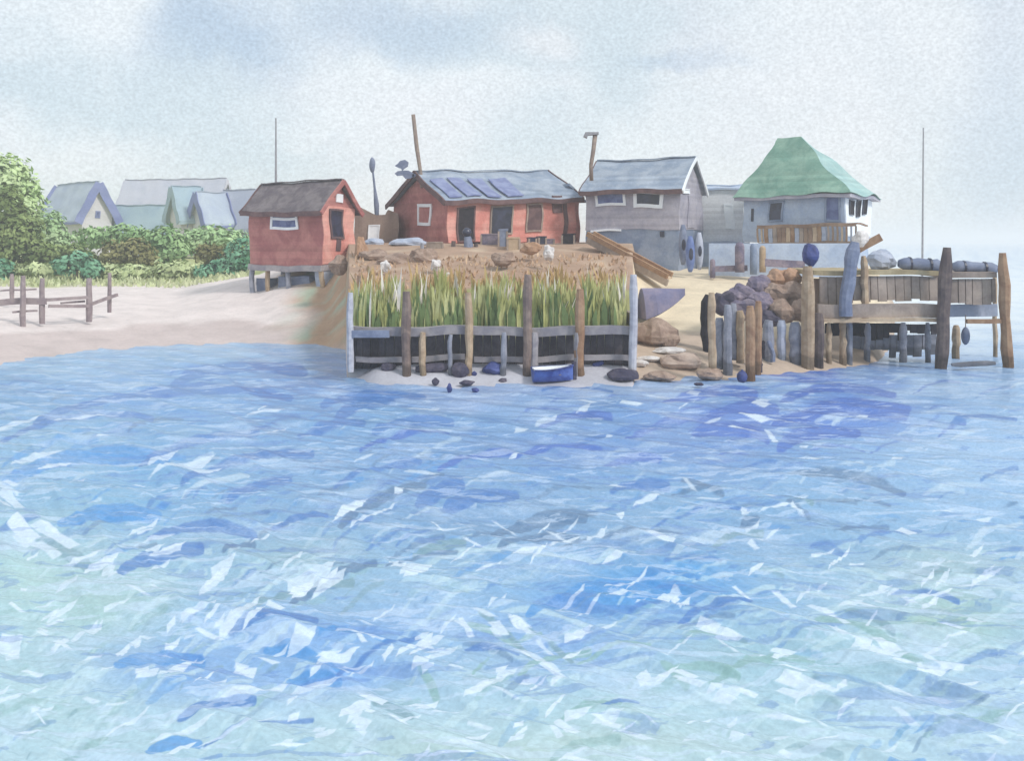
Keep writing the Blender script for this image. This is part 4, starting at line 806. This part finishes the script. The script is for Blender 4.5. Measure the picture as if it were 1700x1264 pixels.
# rowboat
def boat(name, px0, px1, ykeel, ygun, Y, m, mi, label, yaw=0, width=1.1, flip=False):
    a = P(px0, ygun, Y); b_ = P(px1, ygun, Y); Ln = (b_ - a).length; c = (a + b_) / 2; hh = (ykeel - ygun) * Y / F
    root = thing(name, (c.x, c.y, c.z - hh), yaw, label, 'boat'); n = 12; vs = []; rows = []
    for i in range(n + 1):
        t_ = i / n; x = (t_ - .5) * Ln; wfac = math.sin(math.pi * min(1, (1 - t_) * .5 + .5 * (1 - t_ ** 3) + .0)) if False else (1 - t_ ** 2.6) * (.75 + .25 * min(1, t_ * 4)); rise = hh * (1 + .25 * t_ ** 2); row = []
        for j in range(9):
            u = (j / 8 - .5) * 2; yw = u * width / 2 * (wfac + .02); zz = rise * abs(u) ** 2.2 + (.15 * hh * t_ ** 3) * (1 - abs(u))
            row.append((x, yw, zz)); 
        rows.append(row)
    def shell(off, inset):
        m_ = MB(); V = [Vector((x * (1 - inset * .05), y * (1 - inset * .12), z + off)) for r_ in rows for x, y, z in r_]
        m_.add(V, [[i * 9 + j, i * 9 + j + 1, (i + 1) * 9 + j + 1, (i + 1) * 9 + j] for i in range(n) for j in range(8)]); m_.add([V[j] for j in range(9)], [list(range(9))]); return m_
    if flip:
        for k_ in range(len(rows)): rows[k_] = [(x, y * (1 - .3 * k_ / n), hh * 1.25 - z * (1 - .8 * (k_ / n) ** 1.1)) for x, y, z in rows[k_]]
    hb = shell(0, 0).build('hull', m, root); shell(.04 if not flip else -.04, 1).build('lining', mi, root)
    if not flip:
        mm = MB()
        for sgn in (-1, 1):
            mm.tube([(r_[0 if sgn < 0 else 8][0], r_[0 if sgn < 0 else 8][1], r_[8][2] + .02) for r_ in rows], [.035] * len(rows), 6)
        mm.build('gunwale', navy, root)
        for t_ in (.3, .6):
            r_ = rows[int(t_ * n)]; mm = MB(); mm.box((r_[0][0] - .12, r_[1][1], hh * .62), (r_[0][0] + .12, r_[7][1], hh * .68)); mm.build('thwart', taupe, root)
    return root
boatblue = mat('boat_blue', (54, 74, 150), (96, 122, 192), 1.6, rough=.5, k=K)
bt = boat('rowboat', 952, 884, 622, 601, 35.1, boatblue, white, 'small dark blue rowboat moored under the bulkhead right of centre', R(8))
bt.location.z = ground(918, 35.1) + .02
mb = MB(); mb.tube([(0, 0, -.3), (0, 0, .6)], [.1, .09], 8, .05); o = mb.build('mooring_stake', rock_d); o.location = P(953, 622, 35.4); o.location.z = .1; tag(o, 'short dark stake at the stern of the blue rowboat', 'stake')
violet = mat('violet_canvas', (120, 120, 150), (146, 138, 158), .9, k=K)
# upturned skiff at the slip
bt2 = boat('upturned_skiff', 1062, 1140, 524, 474, 43.5, violet, dark, 'upturned violet grey skiff lying at the top of the bulkhead corner', R(14), 1.6, True)
bt2.location.z = ground(1095, 43.5) - .05
# ------------------------------------------------------------------ pile cluster, mound and pier
gc = 'old piles standing in the slip cluster'
def pile(px, yt, yb, wd, m, label, Y=None, px_t=None, group=gc, bend=0, name='mooring_pile'):
    Y = Y or WY(yb); Y = min(Y, hitY(px, yb) + .3) if Y < 40 else Y; base = P(px, yb, Y); top = P(px_t or px, yt, Y); r = wd / 2 * Y / F; mb = MB(); n = 7; o_ = Vector((base.x, base.y, min(base.z, 0) - .5 if base.z < .4 else base.z - .3))
    pts = [o_ - o_] + [base.lerp(top, t_ / n) - o_ + Vector((bend * math.sin(math.pi * t_ / n), 0, 0)) + Vector((random.uniform(-.02, .02), 0, 0)) for t_ in range(n + 1)]
    mb.tube(pts, [r] + [r * random.uniform(.88, 1.1) for _ in range(n)] + [r * .7], 10, .09)
    o = mb.build(name, m); o.location = o_; tag(o, label, 'pile', group); return o
pile(1176, 490, 580, 17, black, 'thick black bent pile at the left of the cluster', 39.5, bend=-.12, px_t=1176)
pile(1184, 486, 632, 13, pile_t, 'tall tan pile just behind the black bent one', 36.6, px_t=1181)
pile(1194, 528, 600, 15, pile_g, 'short grey pile right of the tall tan one', 37.5)
pile(1208, 506, 612, 15, pile_g, 'bluish grey pile in the middle of the cluster', 37.2)
pile(1218, 504, 585, 13, pile_g, 'pale slim grey pile with a yellowish head', 38.2)
pile(1229, 516, 590, 14, pile_t, 'tan pile between the grey piles and the tallest brown one', 38)
pile(1245, 508, 632, 15, pile_o, 'brown pile reaching lowest into the water', 36.4)
pile(1258, 500, 618, 13, pile_o, 'slim orange brown pile at the right edge of the cluster', 37.3)
pile(1276, 532, 600, 18, pile_g, 'bluish pile under the left of the boulder mound', 39)
pile(1298, 532, 598, 16, paleslate, 'pale bluish pile under the middle of the boulder mound', 39.4)
pile(1320, 535, 600, 18, pile_g, 'grey pile under the right of the boulder mound', 39.2)
pile(1341, 442, 604, 20, pile_t, 'thick light tan pile carrying the blue bundle', 38.9)
pile(1358, 520, 604, 20, pile_d, 'dark grey pile close behind the thick light tan one', 39.2)
pile(1184, 555, 578, 9, black, 'stub of a black pile leaning at the cluster foot', 37.9)
pile(1266, 566, 582, 8, black, 'short black stub beside the slim orange brown pile', 37.9, name='pile_stub'); pile(1262, 590, 608, 8, rock_d, 'lower dark stub beside the slim orange brown pile', 37.8, name='pile_stub')
pile(1283, 566, 588, 8, slate, 'thin slanting slate stub under the boulder mound', 38.6, px_t=1276, name='pile_stub')
# boulder mound on the wharf
gm = 'boulders heaped between the slip and the pier'; Yb = 42
MD = [(1205, 505, 20, 20, rock_d, 'dark boulder at the left foot'), (1228, 490, 22, 18, rock_p, 'violet boulder on the left shoulder'), (1235, 515, 24, 20, rock_p, 'violet boulder low on the left'), (1258, 473, 20, 18, rock_p, 'violet boulder below the rusty top one'),
      (1262, 508, 22, 24, rock_p, 'dusky boulder in the lower middle'), (1288, 462, 18, 15, rock_o, 'rusty boulder at the very top'), (1312, 462, 20, 16, rock_o, 'second rusty boulder at the top right'), (1290, 490, 24, 20, rock_b, 'brown boulder in the centre'),
      (1322, 488, 24, 22, rock_b, 'brown boulder beside the light tan pile'), (1298, 518, 24, 20, rock_b, 'brown boulder low in the middle'), (1330, 516, 20, 20, rock_b, 'brown boulder low at the right end'), (1275, 530, 22, 14, rock_d, 'dark flat boulder at the bottom')]
for i, (x, y, rx, ry, m, w) in enumerate(MD): rock(x, y, rx, ry, m, w + ' of the boulder mound', i + 60, Y=Yb - (y - 460) * .02, group=gm, amp=.3, name='boulder', cat='boulder')
# low quay wall behind, with bollards
qt = thing('quay_wall', (P(1205, 0, 55).x, 55, ground(1205, 55)), 0, 'low violet grey kerb wall along the sandy slip before the pale annex', 'wall'); bpy.context.view_layer.update()
mb = MB(); mb.beam(loc(P(1180, 447, 55), qt), loc(P(1240, 445, 55), qt), .3, .32); mb.build('kerb_beam', rock_p, qt)
mb = MB(); mb.beam(loc(P(1268, 436, 54.6), qt), loc(P(1335, 440, 54.6), qt), .3, .42); mb.build('kerb_beam', rock_p, qt)
mb = MB(); mb.box(loc((P(1176, 0, 56).x, 55.8, 2.9), qt), loc((P(1410, 0, 56).x, 55.95, ZY(404, 56)), qt)); mb.build('back_boards', bluepale, qt)
for px, yt, yb, wd, m in ((1228, 402, 446, 16, rock_p), (1251, 404, 450, 12, bluewall), (1266, 408, 446, 11, pile_t), (1183, 430, 456, 9, rock_p)):
    Y = 54.6; mb = MB(); r = wd / 2 * Y / F; zt, zb = ZY(yt, Y), ZY(yb, Y) - .2; x = (px - 850) * Y / F
    mb.tube([loc((x, Y, z_), qt) for z_ in (zb, (zb + zt) / 2, zt - r, zt - r * .3, zt)], [r, r, r, r * .75, r * .3], 10); mb.build('bollard', m, qt, smooth=True)
# things standing by the cottage
def kayak(px, yt, yb, wd, m, label, Y, lean=0):
    a, b_ = P(px, yb, Y), P(px + lean, yt, Y); o_ = a.copy(); mb = MB(); n = 10; r = wd / 2 * Y / F
    mb.tube([a.lerp(b_, i / n) - o_ for i in range(n + 1)], [max(.02, r * math.sin(math.pi * (.06 + .88 * i / n)) ** .6) for i in range(n + 1)], 12)
    root = thing('upright_kayak', o_, 0, label, 'kayak', 'kayaks stood on end beside the grey cottage'); mb.build('hull', m, root, smooth=True)
    mb = MB(); c = a.lerp(b_, .5) - o_; mb.blob((c.x, -r * .9, c.z), (r * .45, .05, r * 1.3), 1, .0, 12, 8); mb.build('cockpit', dark, root)
kayak(1134, 373, 440, 15, slate, 'dark slate kayak stood on end at the corner of the grey cottage', 56, 0)
kayak(1146, 392, 452, 16, mat('kayak_blue', (92, 112, 166), (120, 138, 186), 1.5, rough=.5, k=K), 'blue kayak stood on end beside the dark slate one', 55)
kayak(1161, 386, 448, 14, paleslate, 'pale grey kayak stood on end right of the blue one', 55.5)
# wooden ramp
rp = thing('wooden_ramp', P(1045, 430, 52), 0, 'tan plank ramp sloping down from the bank below the grey cottage', 'ramp'); bpy.context.view_layer.update()
A, B = P(975, 391, 54), P(1108, 462, 50.5); mb = MB(); n = 26; dv = Vector((.35, 1.0, 0)).normalized() * 1.4
for i in range(n):
    a = A.lerp(B, i / n); b_ = A.lerp(B, (i + .93) / n); mb.prism([loc(a, rp), loc(b_, rp), loc(b_ + dv, rp), loc(a + dv, rp)], (0, 0, -.08))
mb.build('planking', tan, rp)
for off, m in ((Vector((0, -.06, .08)), pile_o), (dv + Vector((0, .06, .12)), pile_o)):
    mb = MB(); mb.beam(loc(A + off, rp), loc(B + off, rp), .14, .26); mb.build('side_kerb', m, rp)
mb = MB(); mb.beam(loc(A - Vector((0, .03, .25)), rp), loc(B - Vector((0, .03, .25)), rp), .12, .34); mb.build('stringer', taupe, rp)
# pier
pr = thing('timber_pier', (P(1510, 0, 40).x, 40, 0), 0, 'long timber pier with plank sides and two tall end piles at right', 'pier'); bpy.context.view_layer.update()
def pbox(px0, yt, px1, yb, Y0, Y1, name, m, wobble=.02):
    mb = MB(); mb.box(loc((P(px0, 0, Y0).x, Y0, ZY(yb, Y0)), pr), loc((P(px1, 0, Y0).x, Y1, ZY(yt, Y0)), pr)); return mb.build(name, m, pr, wobble=wobble)
pbox(1352, 449, 1560, 457, 39.8, 43.2, 'deck', mat('deck_ochre', (166, 150, 118), (186, 170, 138), 1.2, board=('X', 4), k=K)); pbox(1576, 452, 1656, 461, 39.8, 43.2, 'deck', taupe)
def planks(px0, px1, yt, yb, Y, name, m, gap=.03, jt=0, jb=0):
    mb = MB(); x = P(px0, 0, Y).x; xe = P(px1, 0, Y).x
    while x < xe:
        w_ = min(random.uniform(.26, .4), xe - x); px = 850 + x * F / Y
        mb.box(loc((x, Y + random.uniform(0, .04), ZY(yb, Y) + random.uniform(-jb, jb)), pr), loc((x + w_ - gap, Y + .14, ZY(yt, Y) + random.uniform(-jt, jt)), pr)); x += w_
    return mb.build(name, m, pr, wobble=.02)
planks(1362, 1562, 459, 502, 39.9, 'side_planking', taupe, jb=.12); planks(1578, 1655, 463, 504, 39.9, 'side_planking', taupe, jb=.06)
planks(1352, 1400, 462, 530, 40.3, 'side_planking', brown, jb=.15)
pbox(1358, 505, 1556, 528, 39.55, 39.75, 'stringer', taupe); pbox(1350, 529, 1560, 535, 39.4, 39.6, 'rub_rail', tan); pbox(1605, 530, 1662, 537, 39.5, 39.7, 'rub_rail', pile_o); pbox(1576, 506, 1656, 526, 40.4, 40.6, 'stringer', paleslate)
planks(1370, 1398, 537, 556, 41.6, 'under_shade_planking', black, jb=.15); planks(1402, 1500, 537, 560, 41.6, 'under_shade_planking', black, jb=.2); planks(1500, 1558, 538, 552, 41.6, 'under_shade_planking', lagging, jb=.1); planks(1400, 1556, 556, 588, 42.2, 'under_shade_planking', pile_g, jb=.2)  # black planks stand for the shade in the open bays under the deck
def ppile(px, yt, yb, wd, m, Y, pxt=None):
    mb = MB(); n = 7; b_ = P(px, yb, Y); t_ = P(pxt or px, yt, Y); r = wd / 2 * Y / F; b2 = b_ - Vector((0, 0, .6))
    mb.tube([loc(b2, pr)] + [loc(b_.lerp(t_, i / n), pr) + Vector((random.uniform(-.03, .03), 0, 0)) for i in range(n + 1)], [r] + [r * random.uniform(.88, 1.12) for _ in range(n)] + [r * .6], 10, .08); mb.build('pile', m, pr)
ppile(1562, 411, 612, 19, pile_d, 39.2, 1572); ppile(1673, 420, 606, 18, pile_o, 39.6, 1665); ppile(1400, 530, 598, 11, pile_t, 40); ppile(1376, 536, 600, 9, pile_t, 39.8); ppile(1587, 540, 582, 12, pile_t, 42.5); ppile(1440, 536, 590, 10, pile_g, 41.2); ppile(1500, 536, 590, 12, pile_g, 41.2)
ppile(1410, 500, 604, 10, pile_g, 40.2); ppile(1436, 425, 505, 12, pile_t, 39.75, 1434); ppile(1540, 536, 596, 10, pile_g, 41.4); ppile(1652, 452, 600, 8, pile_t, 43, 1652)
ppile(1404, 402, 500, 22, slate, 39.5, 1419)
# things on and under the pier
def roll(px0, px1, yt, yb, Y, m, label, name='canvas_roll'):
    a, b_ = P(px0, (yt + yb) / 2, Y), P(px1, (yt + yb) / 2 + 4, Y); o_ = (a + b_) / 2; r = (yb - yt) / 2 * Y / F; mb = MB(); n = 9
    mb.tube([a.lerp(b_, i / n) - o_ for i in range(n + 1)], [r * .6] + [r * random.uniform(.9, 1.1) for _ in range(n - 1)] + [r * .65], 12, .05)
    root = thing(name, o_, 0, label, 'bundle', 'canvas rolls lying on the pier deck'); mb.build('canvas', m, root, smooth=True)
    for t_ in (.25, .72): c_ = a.lerp(b_, t_) - o_; mb2 = MB(); mb2.tube([c_ - Vector((.04, 0, 0)), c_ + Vector((.04, 0, 0))], [r * 1.15, r * 1.15], 14); mb2.build('strap', dark, root)
roll(1492, 1563, 427, 448, 40.6, slate, 'slate blue canvas roll left of the tall dark pier pile'); roll(1581, 1655, 433, 452, 40.6, slate, 'slate blue canvas roll between the two tall pier piles')
rock(1462, 432, 24, 18, paleslate, 'pale blue canvas heap on the pier deck left of the rolls', 90, 'canvas_heap', 'heap', 41, amp=.25)
rock(1345, 423, 14, 19, navy, 'dark blue wrapped bundle on top of the thick tan pile', 91, 'wrapped_bundle', 'bundle', 38.9, amp=.15)
rock(1429, 396, 14, 14, rock_w, 'pale round sack hanging below the balcony end', 92, 'net_sack', 'sack', 56.2, amp=.2)
t = thing('boat_fender', P(1603, 558, 40.2), 0, 'oval slate fender hanging under the right end of the pier', 'fender'); mb = MB(); mb.blob((0, 0, 0), (.17, .17, .36), 1, .03, 12, 10); mb.build('body', slate, t, smooth=True); mb = MB(); mb.tube([(0, 0, .3), (0, 0, .85)], [.02, .02], 6); mb.build('rope', taupe, t)
# crates and posts before the long red house
def crate(px, yt, yb, wd, m, label, Y, name='crate', dp=.6):
    w_ = wd * Y / F; h_ = (yb - yt) * Y / F; base = P(px, yb, Y); root = thing(name, base, R(random.uniform(-15, 15)), label, name.replace('_', ' '))
    mb = MB(); mb.box((-w_ / 2, -dp / 2, 0), (w_ / 2, dp / 2, h_ * .9)); mb.build('body', m, root, wobble=.02); mb = MB(); mb.box((-w_ / 2 - .03, -dp / 2 - .03, h_ * .9 + .002), (w_ / 2 + .03, dp / 2 + .03, h_)); mb.build('lid', m, root, wobble=.02)
    for x in (-w_ / 2, w_ / 2): mb = MB(); mb.box((x - .05, -dp / 2 - .05, .0), (x + .05, -dp / 2 - .003, h_ * .89)); mb.build('corner_batten', taupe, root)
crate(815, 388, 408, 30, rock_p, 'violet crate below the middle window of the red house', 57); crate(944, 388, 411, 20, black, 'black crate at the right corner of the red house', 58); crate(898, 392, 416, 12, dark, 'dark slim crate below the round brown window', 57)
crate(882, 394, 414, 12, dark, 'dark slim crate left of its twin below the brown window', 56.6); crate(852, 394, 420, 20, tan, 'tan box on the bank before the red house', 55); crate(835, 380, 418, 14, slate, 'tall slate box beside the violet crate', 56, dp=.4); crate(912, 396, 408, 16, rock_p, 'low violet box between the slim dark crates and the black crate', 58)
crate(722, 402, 424, 26, taupe, 'grey brown box at the gable corner of the red house', 55)
def post(pts, rads, m, label, name, cat, cap=None, head=None):
    o_ = Vector(pts[0]); mb = MB(); mb.tube([Vector(p_) - o_ for p_ in pts], rads, 9, .05)
    root = thing(name, o_, 0, label, cat); mb.build('shaft', m, root)
    if head: mb = MB(); c_, r_, m_ = head; mb.blob(Vector(c_) - o_, r_, 3, .08, 12, 9); mb.build('head', m_, root, smooth=True)
Y = 56
post([P(779, 432, Y), P(778, 410, Y), P(776, 393, Y)], [.3, .28, .2], slate, 'dark slate post with round knob before the door of the red house', 'knob_post', 'post', head=(P(775, 386, Y), (.26, .24, .26), dark))
post([P(752, 425, Y), P(753, 400, Y)], [.13, .12], pile_d, 'short brown post left of the knob post', 'short_post', 'post'); post([P(792, 425, Y), P(790, 404, Y)], [.13, .12], pile_d, 'short brown post right of the knob post', 'short_post', 'post'); post([P(700, 430, 54), P(701, 404, 54)], [.12, .1], pile_g, 'short grey post below the gable window', 'short_post', 'post')
# masts and poles
post([P(458, 330, 70), P(458, 196, 70)], [.09, .05], metalg, 'thin straight grey mast rising behind the stilt shed roof', 'flag_mast', 'mast')
post([P(626, 372, 66), P(625, 340, 66), P(622, 312, 66), P(618, 275, 66)], [.12, .18, .08, .06], slate, 'slim pole with an oval head between the two red buildings', 'lamp_pole', 'pole', head=(P(618, 274, 66), (.2, .2, .5), slate))
post([P(701, 312, 63), P(698, 285, 63), P(692, 245, 63), P(686, 190, 63)], [.12, .12, .14, .13], rust, 'leaning brown pole at the gable peak of the long red house', 'leaning_pole', 'pole')
post([P(1531, 470, 90), P(1533, 212, 90)], [.1, .06], metalg, 'faint thin mast standing alone behind the pier', 'far_mast', 'mast')
vz = thing('weather_vane', P(697, 296, 63), 0, 'slate blue bird shaped weather vane left of the leaning pole', 'weather vane'); bpy.context.view_layer.update()
def pv(pts, Y, th, t): mb = MB(); mb.prism([loc(P(x, y, Y), t) for x, y in pts], (0, th, 0)); return mb
pv([(655, 275), (660, 272), (664, 267), (672, 265), (678, 269), (677, 276), (671, 280), (668, 283), (678, 283), (686, 287), (688, 292), (682, 296), (673, 297), (668, 291), (659, 292), (655, 288), (660, 284), (667, 283), (666, 280), (658, 277)], 62.9, .12, vz).build('bird_plate', slate, vz)
pv([(684, 289), (700, 289), (700, 293), (685, 294)], 62.9, .08, vz).build('arm', slate, vz)
# stones and brush at the top of the bank
for i, (x, y, rx, ry, Y, m, w) in enumerate(((622, 404, 18, 7, 58, paleslate, 'pale blue slab below the brown shack'), (683, 404, 32, 8, 57, paleslate, 'long pale blue slab below the red gable'), (620, 428, 22, 14, 51, rock_b, 'brown grey rock on the bank below the left slab'), (655, 436, 26, 16, 50, rock_b, 'wide brown rock below the long pale slab'),
                                            (700, 430, 22, 16, 50, rock_b, 'brown rock at the middle of the bank top'), (563, 440, 16, 14, 54, rock_b, 'brown boulder at the right stilt of the red shed'), (600, 425, 12, 30, 52, rock_o, 'upright rusty stone left of the bank'), (604, 466, 10, 14, 44, rock_o, 'small rusty stone at the left end of the reeds'), (724, 440, 10, 10, 47, rock_w, 'small white stone on the bank'),
                                            (640, 442, 9, 9, 46.5, rock_w, 'white stone above the left reeds'), (910, 420, 9, 14, 48, rock_w, 'upright white stone before the right reeds'), (880, 412, 16, 10, 50, rock_o, 'rusty flat stone below the dark crates'), (836, 430, 20, 12, 48, rock_b, 'brown rock below the violet crate'), (745, 462, 8, 8, 43, rock_w, 'small white stone among the dry reeds'))):
    rock(x, y, rx, ry, m, w, 120 + i, Y=Y, name='bank_stone', amp=.35)
# beach fence
fn_ = thing('beach_fence', (P(100, 0, 50).x, 50, ground(100, 50)), 0, 'low broken post and rail fence on the left beach', 'fence'); bpy.context.view_layer.update()
fwood = mat('fence_wood', (140, 126, 130), (164, 150, 150), 2, k=K)
for px, yt, yb, wd, Y in ((38, 458, 540, 9, 49), (70, 462, 531, 9, 49.5), (148, 462, 528, 10, 51), (182, 453, 513, 7, 53), (20, 455, 492, 7, 56), (-60, 455, 540, 9, 49), (-140, 455, 540, 9, 49)):
    mb = MB(); r = wd / 2 * Y / F; a, b_ = P(px, yb, Y), P(px, yt, Y); mb.tube([loc(a.lerp(b_, t_), fn_) + Vector((random.uniform(-.02, .02), 0, 0)) for t_ in (-.1, .2, .5, .8, 1)], [r, r * 1.1, r, r * .95, r * .8], 8, .08); mb.build('post', fwood, fn_)
for a, b_, w_ in ((P(-170, 508, 49), P(76, 500, 49.4), .32), (P(70, 498, 49.4), P(152, 493, 51), .16), (P(80, 508, 49.4), P(152, 508, 51), .16), (P(100, 503, 50), P(140, 500, 51), .1), (P(148, 506, 51), P(196, 490, 53), .16), (P(20, 520, 49), P(62, 516, 49.4), .1), (P(0, 484, 56), P(60, 480, 56), .1)):
    mb = MB(); mb.beam(loc(a, fn_), loc(b_, fn_), .1, w_); mb.build('rail', fwood, fn_, wobble=.03)
# ------------------------------------------------------------------ haze
hm = bpy.data.materials.new('haze'); hm.use_nodes = True; N = hm.node_tree.nodes; N.clear(); pvn = N.new('ShaderNodeVolumePrincipled'); ou = N.new('ShaderNodeOutputMaterial'); hm.node_tree.links.new(pvn.outputs[0], ou.inputs['Volume'])
pvn.inputs['Color'].default_value = (1, .985, .96, 1); pvn.inputs['Density'].default_value = .0015; pvn.inputs['Anisotropy'].default_value = .2
mb = MB(); mb.add([(x, y, z) for x in (-2500, 2500) for y in (-60, 9000) for z in (-4.5, 16)], [[0, 1, 3, 2], [4, 6, 7, 5], [0, 4, 5, 1], [2, 3, 7, 6], [0, 2, 6, 4], [1, 5, 7, 3]])
hz_ = mb.build('haze', hm); tag(hz_, kind='stuff')
